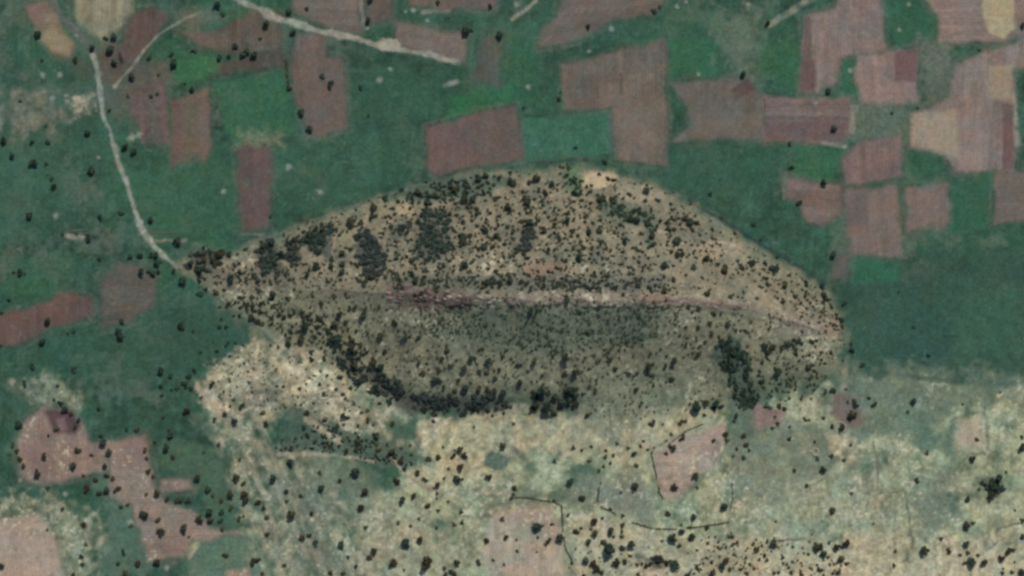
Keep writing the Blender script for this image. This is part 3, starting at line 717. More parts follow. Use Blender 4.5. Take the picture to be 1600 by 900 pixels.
# ------------------------------------------------------------------ trees: where they stand (zoomed tile coordinates: x, y, radius; 4 per pixel)
TILES = {
(0,0): "237,215,26 578,297,20 476,370,20 265,377,15 662,240,18 712,228,22 692,312,28 715,395,22 935,362,18 1072,345,18 1085,395,28 1362,25,26 1393,88,18 825,478,22 995,470,14 1200,315,15 1225,325,15 1375,358,20 1430,345,18 1470,290,20 1515,340,22 1545,320,22 1590,340,25 1158,522,14 1205,552,22 945,600,18 978,590,15 800,598,14 680,690,16 550,830,22 25,880,25 200,890,18 300,890,18 130,630,16 290,785,13",
(400,0): "62,150,26 205,72,20 322,60,18 235,205,20 712,2,22 705,125,20 1135,18,18 1464,42,18 1310,195,30 1523,220,22 415,478,18 465,522,22 652,548,18 285,700,24 335,808,24 5,340,16 210,555,18 1345,185,16 30,245,14 700,725,12",
(800,0): "475,168,18 888,70,18 918,48,16 1442,462,22 295,610,18 305,575,12 78,670,16 1595,145,20",
(1200,0): "380,565,22 412,800,20 1320,310,14 1590,160,20 135,890,16 5,145,14 775,705,14 935,672,12",
(0,225): "75,75,20 215,112,30 288,128,14 575,165,22 572,140,14 325,215,18 338,262,20 292,195,10 785,18,22 838,45,22 188,450,22 625,458,18 758,432,18 940,472,20 555,582,26 1112,605,26 395,562,14 475,560,14 628,722,18 810,705,18 878,690,20 945,695,18 980,690,20 985,745,22 1005,735,16 885,795,24 930,800,18 960,805,20 990,805,18 1085,795,18 130,800,22 155,805,16 90,800,14 1195,745,22 1230,690,18 1280,680,18 1275,725,24 1335,725,22 1375,690,28 1435,685,20 1540,660,16 1250,785,22 1275,780,18 1145,855,24 1245,850,18 1440,840,28 1500,800,18 1510,850,14 1355,870,14 1345,760,18 1480,690,14 1490,820,16",
(400,225): "1015,300,24 805,340,20 735,395,24 725,450,20 595,490,30 660,535,16 570,545,14 530,570,16 615,578,12 420,530,26 465,520,18 340,560,26 320,600,20 1080,320,20 1120,325,22 1075,360,22 1215,265,22 1250,285,26 1215,350,16 1300,345,28 1360,345,24 1325,265,18 1390,215,22 1435,195,22 1520,205,16 1490,260,16 1565,390,26 1515,335,18 1590,230,22 885,360,18 920,360,16 945,350,14 860,405,14 1310,300,20 1390,270,18 90,460,16 540,680,20 545,750,20 545,800,22 590,655,18 600,740,14 380,765,24 320,815,20 470,760,22 95,870,18 165,690,26 250,790,14 880,680,14 880,720,18 960,668,14 995,668,14 980,725,22 730,830,24 690,860,18 650,850,18 460,860,18 490,880,14 1210,435,18 1260,450,14 1200,535,14 1250,585,14 1300,580,30 1290,615,28 1340,575,18 1435,540,24 1500,570,22 1520,600,18 1430,640,24 1480,640,20 1310,750,28 1290,770,20 1245,765,14 1350,740,18 1410,770,12 1505,800,18 1540,765,12 1190,720,12 1240,715,12 1290,710,10 1560,630,18 1570,515,18 1380,440,18 1340,430,16 1300,455,12 1060,790,18 1010,850,24 980,810,22 1450,860,22 1530,865,22 1590,850,20 1385,825,12 100,610,26 40,640,22 110,730,22 240,600,20",
(800,225): "150,215,28 105,245,20 10,245,22 80,340,22 90,370,24 245,250,22 300,185,14 390,235,20 390,305,22 485,300,18 495,258,14 545,185,14 600,215,18 635,225,18 200,300,18 190,380,16 265,405,16 425,350,16 425,395,14 545,345,24 575,340,20 620,355,18 670,400,20 730,310,18 765,335,14 840,290,22 838,255,14 910,350,18 995,375,16 1000,415,16 870,405,14 735,465,26 755,415,22 780,475,22 830,440,18 845,500,22 1085,465,24 1110,490,26 1150,490,20 1125,540,18 975,535,20 1010,540,18 1025,605,30 870,575,22 870,640,20 850,650,16 880,620,16 800,560,16 700,605,22 690,570,14 785,665,18 745,650,14 1175,570,14 1190,610,14 1270,595,12 1300,630,14 1120,630,16 990,670,18 1030,690,22 1060,690,18 1040,660,14 1100,690,14 1145,710,16 1205,710,24 1240,310,16 1515,500,18 1555,595,16 1130,770,22 945,760,22 1325,785,30 1280,755,16 1410,730,16 1505,745,22 1580,745,18 1435,775,18 1410,805,14 1180,830,16 1000,850,18 1580,840,20 1590,880,18 1540,815,14 755,710,16 600,720,16 910,700,12 440,655,20 495,655,18 420,710,26 525,740,12 460,455,18 425,460,14 505,490,16 480,545,22 540,545,22 595,545,14 350,480,24 375,540,18 370,580,16 285,585,14 195,550,20 210,545,16 270,465,12 250,520,14 300,490,10 225,460,14 240,485,10 170,480,14 75,480,18 110,490,22 60,490,18 130,395,14 40,665,18 70,680,18 10,730,12 50,765,16 130,790,12 360,370,10 1000,470,12 400,22,16 580,110,18",
(1200,225): "148,145,18 345,242,22 193,365,20 410,690,22 135,0,14 55,710,14 20,770,22 50,775,22 105,880,22 120,820,14 240,870,20 340,890,18",
(0,450): "60,75,16 5,150,16 298,205,26 270,335,22 430,280,16 458,275,16 762,212,20 740,270,22 755,300,24 1135,230,22 1148,258,14 1215,265,16 1370,235,18 1413,240,16 1385,190,12 1425,340,16 1415,365,12 1475,345,12 1520,355,14 1360,392,16 1255,398,12 1440,425,14 1500,175,16 1010,515,24 1065,555,18 1215,515,18 1180,550,18 1150,595,20 1160,620,14 1002,608,18 1073,635,14 1107,633,16 1015,668,16 1195,625,18 1262,680,16 1168,762,22 1015,810,14 1340,825,18 1405,790,18 1470,825,24 1500,755,18 1520,730,18 1440,735,14 1320,610,18 1335,590,14 208,490,20 465,508,18 155,597,20 363,612,14 617,745,18 118,855,26 490,828,18 410,760,24 380,720,18 350,880,20 340,700,14 440,790,18 470,870,18 790,890,16 860,885,20 1055,885,14 10,360,12 1250,35,20 1430,90,18 1495,60,16 1350,30,18 1405,10,16 1520,20,12 1290,10,16 1545,105,20 1580,110,18 1530,90,14 1570,180,22 1590,140,18 1375,115,12 1370,680,12 1400,650,12 1440,580,12 1480,620,10 1550,520,12 1525,470,12 1580,650,12 1460,700,12",
(400,450): "25,20,16 110,38,24 95,30,16 35,95,16 115,115,20 30,150,20 60,150,16 40,220,16 10,215,20 240,10,16 240,140,14 495,55,18 185,180,20 165,225,16 300,190,18 310,230,32 405,195,20 385,235,18 495,225,22 525,158,22 560,205,18 585,130,18 625,120,20 690,130,18 775,110,16 668,178,24 862,210,20 880,220,14 825,135,12 705,278,16 780,300,24 935,308,18 968,300,16 1018,308,18 600,325,22 660,350,18 595,368,28 500,390,20 660,408,18 808,400,18 590,430,18 625,480,26 660,505,18 730,460,32 780,485,26 750,500,18 640,440,18 210,265,16 260,270,14 285,325,22 205,340,24 90,355,14 140,370,14 455,270,18 510,315,32 470,325,22 345,405,18 350,445,18 430,440,18 405,520,12 440,545,14 525,555,20 650,575,22 695,570,16 785,570,20 595,630,18 755,630,22 505,630,16 545,660,16 555,690,14 400,600,16 280,630,16 170,618,14 130,615,12 75,690,10 285,725,14 360,720,12 320,780,20 425,665,18 425,825,18 545,800,22 575,815,16 550,850,14 510,858,16 770,715,16 835,720,18 700,765,16 655,775,14 700,825,18 735,850,14 860,845,18 640,860,16 615,720,14 60,850,20 40,780,18 300,870,18 1020,468,20 1070,470,12 1047,527,20 1135,430,14 1165,440,18 1190,390,18 1145,510,18 1215,490,16 1180,495,12 1305,500,22 1345,435,24 1455,455,24 1545,430,18 1520,515,18 1490,565,18 1440,525,18 1395,515,16 1265,570,18 1340,590,12 1115,570,22 1150,580,18 1310,625,26 1395,630,22 1440,630,20 1495,635,18 1545,655,24 1180,610,14 1105,785,16 1105,830,16 1360,870,12 1480,795,14 1550,785,14 1590,740,16 1240,640,18",
(800,450): "45,480,20 140,455,24 45,590,22 185,545,14 335,430,26 390,520,24 325,530,16 320,550,12 440,520,10 455,435,12 410,440,10 515,420,14 530,468,16 570,420,10 605,445,18 645,505,20 600,480,12 735,530,14 775,530,16 835,525,20 855,490,24 880,540,14 955,487,18 1010,455,26 1072,435,12 1145,435,14 1160,405,20 1200,330,16 1235,285,18 1150,250,20 1225,215,18 1080,240,12 1045,290,12 1340,225,18 1250,160,18 1300,155,16 1160,130,18 1095,112,16 1420,268,14 1210,30,22 1355,58,20 1525,62,16 1440,25,16 1580,20,12 995,570,20 775,630,20 478,615,16 520,635,18 685,570,10 185,640,32 265,680,22 370,635,32 395,670,22 440,660,14 150,730,26 215,745,40 310,715,24 360,700,22 390,715,18 125,765,20 470,795,18 8,845,16 1145,740,36 1210,715,22 1275,720,28 1310,740,18 1265,755,18 1200,790,16 870,850,20 890,835,14 1055,840,20 1080,835,16 940,850,10 465,280,18 120,140,24 150,150,16 690,45,16 1560,580,18 1570,360,22 1590,400,22 1560,460,16 1490,440,12 1520,640,14 1400,800,18 1390,830,14 1580,740,14 940,15,22 340,75,20",
(1200,450): "475,95,18 400,120,16 425,165,16 430,185,14 462,195,18 465,237,16 403,235,12 360,270,14 315,215,14 250,220,12 350,45,20 365,70,18 240,125,14 265,95,16 280,115,12 230,50,18 165,50,20 85,85,18 200,95,14 200,178,12 235,20,14 523,345,16 522,388,20 590,480,18 908,240,16 1003,425,15 815,25,14 485,630,14 405,640,20 360,650,16 627,688,16 665,728,20 910,703,22 875,775,14 1215,725,12 1450,655,10 540,710,20 548,740,20 520,790,24 545,795,18 515,830,14 500,715,14 345,810,16 455,870,22 400,865,18 240,500,16 285,518,14 265,555,18 305,555,14 305,615,14 350,465,16 390,400,16 330,400,14 175,410,18 150,570,14 190,450,12 60,530,28 45,510,16 130,495,10 95,470,10 180,505,12 10,370,20 35,370,20 100,350,16 150,340,14 190,325,16 75,365,12 125,345,12 280,340,18 300,325,14 260,330,14 10,745,16 70,740,20 105,755,18 130,690,14 15,670,16 20,640,14 235,825,16 255,820,14 225,810,10 45,805,12 60,850,16 25,875,14 130,865,14 270,690,10 5,450,10",
(0,675): "80,88,18 105,115,18 125,165,20 145,215,18 235,255,26 275,150,22 475,115,20 500,120,18 455,210,24 570,138,16 685,125,22 655,210,22 630,20,18 645,65,24 305,22,14 520,270,14 592,300,18 545,350,24 620,380,20 668,362,22 665,272,18 705,292,20 722,365,18 745,355,18 755,468,16 795,455,16 905,115,20 918,165,16 925,242,20 960,275,16 968,60,14 1042,95,24 1065,15,22 1075,160,18 1362,80,16 1272,128,14 1232,285,22 1480,285,24 1520,322,18 1300,360,22 1330,400,16 1445,382,24 1530,385,22 1535,425,24 1595,450,16 1380,435,18 1440,480,18 1385,500,18 1310,495,24 1250,542,24 1315,550,22 1380,555,18 1388,608,18 1495,545,18 1520,530,12 1105,428,20 1130,430,18 1165,430,20 1190,440,14 1042,422,18 985,380,22 910,395,18 905,512,28 990,548,20 1005,622,26 1158,598,26 1178,650,12 815,588,18 522,580,20 535,700,16 510,780,18 512,828,18 770,752,20 735,820,18 865,818,22 985,815,22 1408,768,20 1590,800,24 10,830,22 300,355,18 780,885,20 460,890,18 385,480,18 1500,170,14 300,610,14",
(400,675): "215,190,24 110,285,24 400,255,16 525,305,18 410,348,22 188,378,20 190,430,16 278,390,18 15,440,20 45,478,18 68,535,20 225,515,30 75,640,20 290,660,22 330,650,18 372,695,20 530,705,24 345,505,18 625,245,28 685,370,24 655,470,28 880,305,24 885,570,16 690,600,18 915,420,24 985,400,20 1020,540,14 1068,458,20 1135,490,14 1025,668,24 932,695,32 1070,815,42 862,815,28 710,790,20 735,745,24 580,775,18 620,840,18 545,880,18 470,880,20 180,830,18 45,885,16 10,800,20 1130,600,16 1180,850,16 1220,870,18 1240,885,20 1185,890,18 1258,808,22 1390,815,20 1440,680,20 1565,660,20 1540,540,18 1550,825,14 1485,800,14 1235,575,16 1285,565,18 1280,500,18 1130,385,14 1125,415,12 1200,435,12 1140,330,22 1260,290,28 1285,295,14 1040,295,16 1060,300,18 1015,255,20 1080,172,20 1095,170,16 1140,165,20 1235,150,20 1275,110,22 1245,115,14 1305,145,22 1280,215,22 1265,215,14 1205,225,14 1180,290,14 1175,95,14 1455,280,22 1545,85,22 1590,415,18 970,140,16 975,190,18 930,230,20 905,180,22 850,120,24 770,110,20 840,135,16 905,100,14 960,85,14 740,60,18 690,55,14 625,65,20 655,75,14 550,50,18 585,55,14 520,90,16 565,120,20 620,110,18 430,80,18 375,60,16 330,35,16 260,88,14 250,38,12 755,20,22 730,15,14 440,60,14 480,100,14 675,110,14 690,85,12 760,80,16 1110,350,10 965,585,12 925,865,12",
(800,675): "365,310,28 440,408,22 618,482,18 690,525,16 685,380,16 765,335,24 785,325,14 265,180,16 380,100,18 430,110,16 495,85,16 480,180,16 590,115,14 590,155,18 610,195,14 575,215,18 545,245,14 655,75,14 635,145,14 725,98,14 765,135,20 800,85,14 825,55,14 845,110,14 775,210,18 965,135,16 1010,95,22 985,90,18 1070,35,20 1050,45,14 995,10,14 1258,50,18 1335,15,20 1340,50,16 1145,275,24 1015,340,22 1155,345,14 1450,25,20 1460,75,20 1410,100,18 1480,115,16 1445,165,18 1385,150,14 1325,462,24 1305,470,14 975,515,20 1130,530,22 1220,600,20 1110,595,16 1055,580,14 1125,655,24 1060,615,22 1005,660,30 935,680,12 1045,715,18 515,555,28 570,540,14 345,520,16 400,620,20 435,600,18 515,630,22 475,685,22 490,600,14 615,615,26 640,650,16 690,580,20 685,615,18 685,655,18 575,690,20 605,730,42 690,725,20 745,700,26 460,800,22 510,820,24 530,855,22 555,880,20 370,820,16 585,795,18 650,810,26 710,805,20 740,770,16 780,825,18 790,890,16 445,890,18 245,570,18 195,585,12 300,660,26 230,680,20 210,705,14 165,655,14 155,590,28 35,745,14 155,750,10 30,675,12 20,350,20 10,385,14 265,430,14 985,800,18 1020,830,30 1095,890,20 1150,845,18 1165,855,14 1215,780,14 1245,810,14 1195,820,10 1255,880,22 1310,840,28 1340,800,24 1355,860,18 1270,650,14 1295,685,14 1225,690,14 1230,655,10 1355,650,16 1380,655,12 1335,720,14 1375,705,12 1390,700,10 1470,725,10 1390,765,14 1515,695,18 1525,740,20 1460,785,16 1490,820,14 1435,860,16 1515,855,14 1470,885,18 1550,795,14 1580,770,18 1595,690,14 1105,755,10 1155,740,12 1590,800,16",
(1200,675): "130,42,16 295,55,16 345,228,26 398,150,18 480,172,18 515,82,14 172,240,18 235,338,18 405,485,22 522,385,14 305,170,16 1305,50,18 995,128,18 1275,165,22 932,305,20 1248,418,20 1340,320,16 1325,355,14 1395,325,22 1440,285,26 1415,350,30 1395,400,26 1440,370,18 1490,250,12 1590,25,18 1570,120,18 1590,90,22 1245,575,24 1280,568,16 1240,702,22 1080,665,16 975,740,28 1128,745,20 790,745,18 792,830,18 1200,768,14 1250,760,18 1265,815,34 1230,820,16 1350,810,24 1315,775,14 1455,785,22 1500,740,22 1530,735,18 1525,880,16 1465,885,16 1590,870,26 1540,810,10 1590,555,18 1585,655,20 1545,490,10 30,690,24 20,740,10 50,720,10 90,785,18 250,760,16 310,710,28 350,755,24 335,725,18 378,690,16 430,715,22 488,695,26 455,790,22 495,825,18 325,860,20 310,825,12 325,775,14 205,885,18 145,880,16 130,850,12 60,875,18 40,880,14 440,875,20 405,885,14 385,825,14 410,825,12 430,820,12 350,890,14 660,570,12 50,560,10 1470,855,10 375,785,14",
}
PLANTS = []
for (ou, ov), s_ in TILES.items():
    for t in s_.split():
        x, y, r = map(float, t.split(','))
        PLANTS.append((ou + x / 4, ov + y / 4, r / 4))

# ------------------------------------------------------------------ plant shapes (unit radius, leaf clumps spread through the crown)
def crown_arrays(seed, n, flat=.75, lobes=7, size=.24):
    r = np.random.default_rng(seed)
    ang = r.uniform(0, 2 * math.pi, lobes); rad = r.uniform(.25, .62, lobes)
    lc = np.stack([np.cos(ang) * rad, np.sin(ang) * rad, r.uniform(-.25, .35, lobes) * flat], 1)
    lc[0] = (0, 0, .25 * flat)
    lr = r.uniform(.34, .52, lobes)
    k = r.integers(0, lobes, n)
    d = r.normal(size=(n, 3)); d /= np.linalg.norm(d, axis=1)[:, None]
    p = lc[k] + d * (lr[k] * r.uniform(.55, 1.0, n))[:, None] * np.array([1, 1, flat])
    nrm = d + r.normal(scale=.45, size=(n, 3)) + np.array([0, 0, .35])
    nrm /= np.linalg.norm(nrm, axis=1)[:, None]
    a = np.cross(nrm, r.normal(size=(n, 3))); a /= np.linalg.norm(a, axis=1)[:, None]
    b = np.cross(nrm, a)
    s = (size * r.uniform(.6, 1.25, n))[:, None]
    asp = r.uniform(.55, 1.0, n)[:, None]
    v = np.stack([p - a * s, p + b * s * asp + nrm * s * .18, p + a * s, p - b * s * asp - nrm * s * .1], 1).reshape(-1, 3)
    f = np.arange(n * 4).reshape(n, 4)
    tone = np.repeat(r.uniform(.72, 1.3, n), 4)
    hue = np.repeat(r.uniform(-.08, .08, n), 4)
    col = np.stack([tone * (1 + hue), tone, tone * (1 - hue)], 1)
    return v, f, col

def tube(path, radii, sides=6):
    vs, fs = [], []
    for (p, rr) in zip(path, radii):
        for k in range(sides):
            a = 2 * math.pi * k / sides
            vs.append((p[0] + rr * math.cos(a), p[1] + rr * math.sin(a), p[2]))
    for i in range(len(path) - 1):
        for k in range(sides):
            fs.append((i * sides + k, i * sides + (k + 1) % sides, (i + 1) * sides + (k + 1) % sides, (i + 1) * sides + k))
    return vs, fs

def trunk_mesh(seed, h):
    r = random.Random(seed)
    V, F = [], []
    def add(path, rad):
        v, f = tube(path, rad)
        o = len(V); V.extend(v); F.extend([tuple(i + o for i in q) for q in f])
    add([(0, 0, -.15), (.03, .02, h * .35), (.0, .05, h * .75)], [.11, .085, .06])
    for k in range(4):
        a = k * 1.57 + r.uniform(-.4, .4)
        add([(.02, .03, h * .45), (.25 * math.cos(a), .25 * math.sin(a), h * .75), (.5 * math.cos(a), .5 * math.sin(a), h * 1.0)], [.055, .04, .02])
    return mesh_np('trunk', np.array(V), np.array(F), np.ones((len(V), 3)), M_BARK)

KINDS = ['cool', 'olive', 'deep', 'brown']
TREE_PROTO = {}
BUSH_PROTO = {}
for kd in KINDS:
    TREE_PROTO[kd] = []
    BUSH_PROTO[kd] = []
    for j in range(4):
        sd_ = 10 * KINDS.index(kd) + j
        h = (1.0, 1.15, .9, 1.05)[j]
        v, f, c = crown_arrays(sd_ + 1, 230, (.62, .75, .5, .68)[j], 6 + j)
        v[:, 2] += h
        TREE_PROTO[kd].append((mesh_np('crown', v, f, c, M_LEAF[kd], False), trunk_mesh(sd_, h)))
        v, f, c = crown_arrays(sd_ + 51, 120, .7, 5 + j % 3, .3)
        v[:, 2] += .42
        BUSH_PROTO[kd].append(mesh_np('bush', v, f, c, M_LEAF[kd], False))

# ------------------------------------------------------------------ who is a tree, who is a bush, what each is called
PLANTS.sort(key=lambda t: -t[2])
PU = np.array([p[0] for p in PLANTS]); PV = np.array([p[1] for p in PLANTS])
FIELD_SD = [sdist(PU, PV, f[1]) for f in FIELDS]
ROAD_D = [seg_dist(PU, PV, r[2]) for r in ROADS]
HILL_SD = sdist(PU, PV, HILL)
def region(k):
    u, v = PLANTS[k][:2]
    for f, sd in zip(FIELDS, FIELD_SD):
        if sd[k] > 2: return 'in the ' + f[0]
    if math.hypot(u - 506, v - 613) < 22 : return 'by the larger pale stone ring on the tan outcrop'
    if math.hypot(u - 1310, v - 668) < 24: return 'by the pale stone ring on the plain'
    for r, d in zip(ROADS, ROAD_D):
        if r[0] != 'lane' and d[k] < 14: return 'beside the ' + r[1]
    for f, sd in zip(FIELDS, FIELD_SD):
        if sd[k] > -11: return 'at the edge of the ' + f[0]
    if HILL_SD[k] > 0:
        cv = float(crest_v(u)); d = v - cv
        sd = HILL_SD[k]
        if abs(d) < 13 and 600 < u < 1250: return 'on the rocky crest of the hill'
        if d < 0:
            if sd < 24: return ('along the foot of the sunlit slope toward the road' if u < 560 else 'along the grassy top rim of the sunlit slope' if u < 900 else 'along the curved ditch edge of the sunlit slope')
            if d > -55 and u > 560: return ('high on the sunlit slope above the dark red rocks' if u < 760 else 'high on the sunlit slope just below the crest' if u < 1000 else 'high on the sunlit slope over the bend of the crest')
            return ('on the thicket-covered shoulder of the sunlit slope' if u < 620 else 'in the gullies mid sunlit slope near the large thicket' if u < 760 else 'in the gullies mid sunlit slope near the narrow thicket' if u < 900 else 'on the tan shoulder near the green hollow of the slope' if u < 1060 else 'on the tan far shoulder of the sunlit slope')
        if v > 600: return 'in the dark belt at the foot of the shaded slope'
        if u < 560: return ('on the low saddle close to the meadow corner' if u < 440 else 'on the low saddle at the narrow end of the hill')
        if u > 1120: return ('on the spur at the blunt end of the hill' if u < 1220 else 'on the last nose of the hill before the meadow')
        if d < 60: return 'high on the shaded slope below the crest'
        return ('low on the shaded slope above the darkest tree belt' if u < 760 else 'low on the shaded slope in khaki grass' if u < 900 else 'low on the shaded slope above the pale sand' if u < 1010 else 'low on the shaded slope near the green thicket')
    if v < 130:
        return ('in the patchwork near the three roads' if u < 560 else 'in the green between brown fields' if u < 1100 else 'among the pale brown fields with a straw plot')
    if v < 420 and u < 300: return 'in the meadow across the pale road'
    if v < 420: return 'in the open green meadow facing the sunlit slope'
    if u < 300 and v < 640: return 'in the dark meadow below the bent reddish strip'
    if u > 1320 and v < 605: return 'in the bare dark meadow past the blunt end of the hill'
    if u < 420 and v >= 640: return 'on grassy ground around the tree-lined pink field'
    if v < 720 and u < 700: return 'on the tan rocky outcrop'
    if u < 860: return 'on the streaked dry grass beyond the outcrop'
    if v > 830: return 'on the sandy strip beyond the dark hedge lines'
    if u > 1150: return 'on the pale green plain of old furrows'
    return 'on the dry plain around the light pink field'

PREP = {'in', 'of', 'on', 'at', 'by', 'to', 'with', 'and', 'beside', 'between', 'under', 'above', 'along', 'around', 'into', 'near', 'among', 'against', 'below', 'behind',
        'toward', 'past', 'reaching', 'touching', 'joined', 'crossed', 'edged', 'bordering', 'cut', 'wedged', 'narrowing', 'sinking', 'running', 'passing', 'curving', 'hugging', 'ending', 'before', 'just', 'alone', 'down', 'across', 'beyond', 'that', 'facing'}
def shorten(lab, n):
    w = lab.split()
    while len(w) > n:
        k = max(i for i in range(len(w)) if w[i] in PREP)
        w = w[:k]
    while w[-1] in PREP: w = w[:-1]
    return ' '.join(w)

def tint(k, rr):
    u, v = PLANTS[k][:2]
    h = rr.random()
    if v > 640: return 'olive' if h < .45 else 'brown' if h < .72 else 'cool'
    if HILL_SD[k] > 0: return 'olive' if h < .4 else 'cool' if h < .75 else 'deep'
    return 'deep' if h < .6 else 'cool'

rr = random.Random(5)
info = [(u, v, r, tint(k, rr), region(k) if k < 600 else '') for k, (u, v, r) in enumerate(PLANTS)]
trees, bushes, rest = info[:300], info[300:600], info[600:]
SHADE = {'cool': 'cool dark green', 'olive': 'olive', 'deep': 'blackish green', 'brown': 'brownish'}
def size_word(r): return 'very large' if r > 7.5 else 'large' if r > 5.8 else 'medium' if r > 4.9 else 'small'
for i, (u, v, r, kd, reg) in enumerate(trees):
    R_ = r * S * 1.04
    e = bpy.data.objects.new('tree', None)
    e.empty_display_size = 1
    e.location = world(u, v)
    e.rotation_euler = (0, 0, rr.uniform(0, 6.28))
    e.scale = (R_ * rr.uniform(.9, 1.12), R_ * rr.uniform(.9, 1.12), R_ * rr.uniform(.95, 1.25))
    lab = f'{size_word(r)} {SHADE[kd]} tree {reg}'
    lab = shorten(lab, 16)
    link(e, lab, 'tree', 'trees ' + reg)
    cm, tm = TREE_PROTO[kd][i % 4]
    link(bpy.data.objects.new('crown', cm), parent=e)
    link(bpy.data.objects.new('trunk', tm), parent=e)
for i, (u, v, r, kd, reg) in enumerate(bushes):
    R_ = r * S * 1.08
    o = bpy.data.objects.new('bush', BUSH_PROTO[kd][i % 4])
    o.location = world(u, v)
    o.rotation_euler = (0, 0, rr.uniform(0, 6.28))
    o.scale = (R_ * rr.uniform(.9, 1.12), R_ * rr.uniform(.9, 1.12), R_ * rr.uniform(.8, 1.1))
    lab = f"{'mid-sized' if r > 4.2 else 'small' if r > 3.6 else 'tiny'} {SHADE[kd]} bush {reg}"
    lab = shorten(lab, 16)
    link(o, lab, 'bush', 'bushes ' + reg)

# the rest of the scrub: thickets that read as one mass and specks too many to count
rs = np.random.default_rng(21)
placed = {}
SV, SF, SC_ = [], [], []
small_protos = [crown_arrays(200 + k, 34, .7, 4 + k % 3, .36) for k in range(6)]
off = 0
def add_scrub(u, v, r, col):
    global off
    pv, pf, pc = small_protos[rs.integers(0, 6)]
    a = rs.uniform(0, 6.28); c_, s_ = math.cos(a), math.sin(a)
    R_ = r * S
    q = pv * np.array([R_ * rs.uniform(.85, 1.15), R_ * rs.uniform(.85, 1.15), R_ * .9])
    q = np.stack([q[:, 0] * c_ - q[:, 1] * s_, q[:, 0] * s_ + q[:, 1] * c_, q[:, 2] + R_ * .45], 1)
    b = world(u, v)
    SV.append(q + np.array(b)); SF.append(pf + off); off += len(pv)
    SC_.append(pc * lin(col) * np.array([1.04, 1.12, 1.04]) * rs.uniform(.7, 1.4))
TINT_RGB = {'cool': (56, 72, 61), 'olive': (66, 67, 49), 'deep': (48, 64, 53), 'brown': (72, 64, 50)}
for (u, v, r, kd, reg) in rest:
    add_scrub(u, v, r * 1.05, TINT_RGB[kd])
occ = np.array([(u, v, r) for (u, v, r) in PLANTS])
for ti, (pts, sp, (r0, r1), col) in enumerate(THICKETS):
    a = np.array(pts)
    w_, h_ = a[:, 0].max() - a[:, 0].min() + 16, a[:, 1].max() - a[:, 1].min() + 16
    g = np.stack([rs.uniform(a[:, 0].min() - 8, a[:, 0].max() + 8, int(1.35 * w_ * h_ / sp ** 2)), rs.uniform(a[:, 1].min() - 8, a[:, 1].max() + 8, int(1.35 * w_ * h_ / sp ** 2))], 1)
    sdg = sdist(g[:, 0], g[:, 1], pts)
    g = g[sstep(-6, 5, sdg + 7 * fbm(g[:, 0], g[:, 1], 14, 640, 2)) > rs.random(len(g))]
    dens = fbm(g[:, 0], g[:, 1], 26, 600 + ti, 2)
    for (x, y), dn in zip(g, dens):
        if pts is HILL or sp > 10:
            if dn < -.15 or rs.random() < .35: continue
        elif dn < -.5: continue
        if np.any(np.hypot(occ[:, 0] - x, occ[:, 1] - y) < occ[:, 2] * .8): continue
        add_scrub(x, y, r0 + (r1 - r0) * rs.random() ** 1.6, col)
me = mesh_np('scrub', np.concatenate(SV), np.concatenate(SF), np.concatenate(SC_), M_SCRUB, False)
link(bpy.data.objects.new('scrub', me), 'dense low thorn scrub in thickets and specks over hill and plain', 'scrub', kind='stuff')

# ------------------------------------------------------------------ hedges: low lines of thorn along old plot edges
HEDGES = [
 ('dark hedge line bounding the faded pale pink field on two sides', [(800,777),(830,779),(864,785),(877,790),(880,830),(884,858),(894,876)], .9),
 ('long dark hedge curving round the pale green pocket of the plain', [(942,745),(936,762),(934,780),(940,793),(960,802),(985,815),(1020,826),(1060,827),(1100,822),(1140,816)], 1.0),
 ('hedge curling round the rim of the light pink field', [(1042,688),(1026,694),(1018,708),(1022,728),(1030,768),(1036,780)], 1.0),
 ('straight thin hedge on the dry plain past the pink field', [(1143,735),(1145,780),(1140,800)], .7),
 ('short upright dark hedge beside the tall stepped brown field', [(447,92),(449,115),(451,140)], 1.4),
 ('thin hedge joining bushes toward the light pink field', [(1050,690),(1075,672),(1100,662)], .8),
]
for hi, (lab, pts, w) in enumerate(HEDGES):
    V_, F_, C_ = [], [], []; o_ = 0
    for (ax, ay), (bx, by) in zip(pts[:-1], pts[1:]):
        n_ = max(2, int(math.hypot(bx - ax, by - ay) / 1.3))
        for k in range(n_):
            t = k / n_
            pv, pf, pc = small_protos[rs.integers(0, 6)]
            hx = ax + (bx - ax) * t; hy = ay + (by - ay) * t
            if noise(np.array([hx]), np.array([hy]), 7, 700 + hi)[0] < -.45: continue
            R_ = w * rs.uniform(.6, 1.2) * 1.08
            b = np.array(world(ax + (bx - ax) * t + rs.uniform(-.5, .5), ay + (by - ay) * t + rs.uniform(-.5, .5)))
            V_.append(pv * R_ + b + np.array([0, 0, R_ * .45])); F_.append(pf + o_); o_ += len(pv)
            C_.append(pc * lin((84, 84, 68)) * rs.uniform(.8, 1.2))
    link(bpy.data.objects.new('hedge', mesh_np('hedge', np.concatenate(V_), np.concatenate(F_), np.concatenate(C_), M_SCRUB, False)), lab, 'hedge')

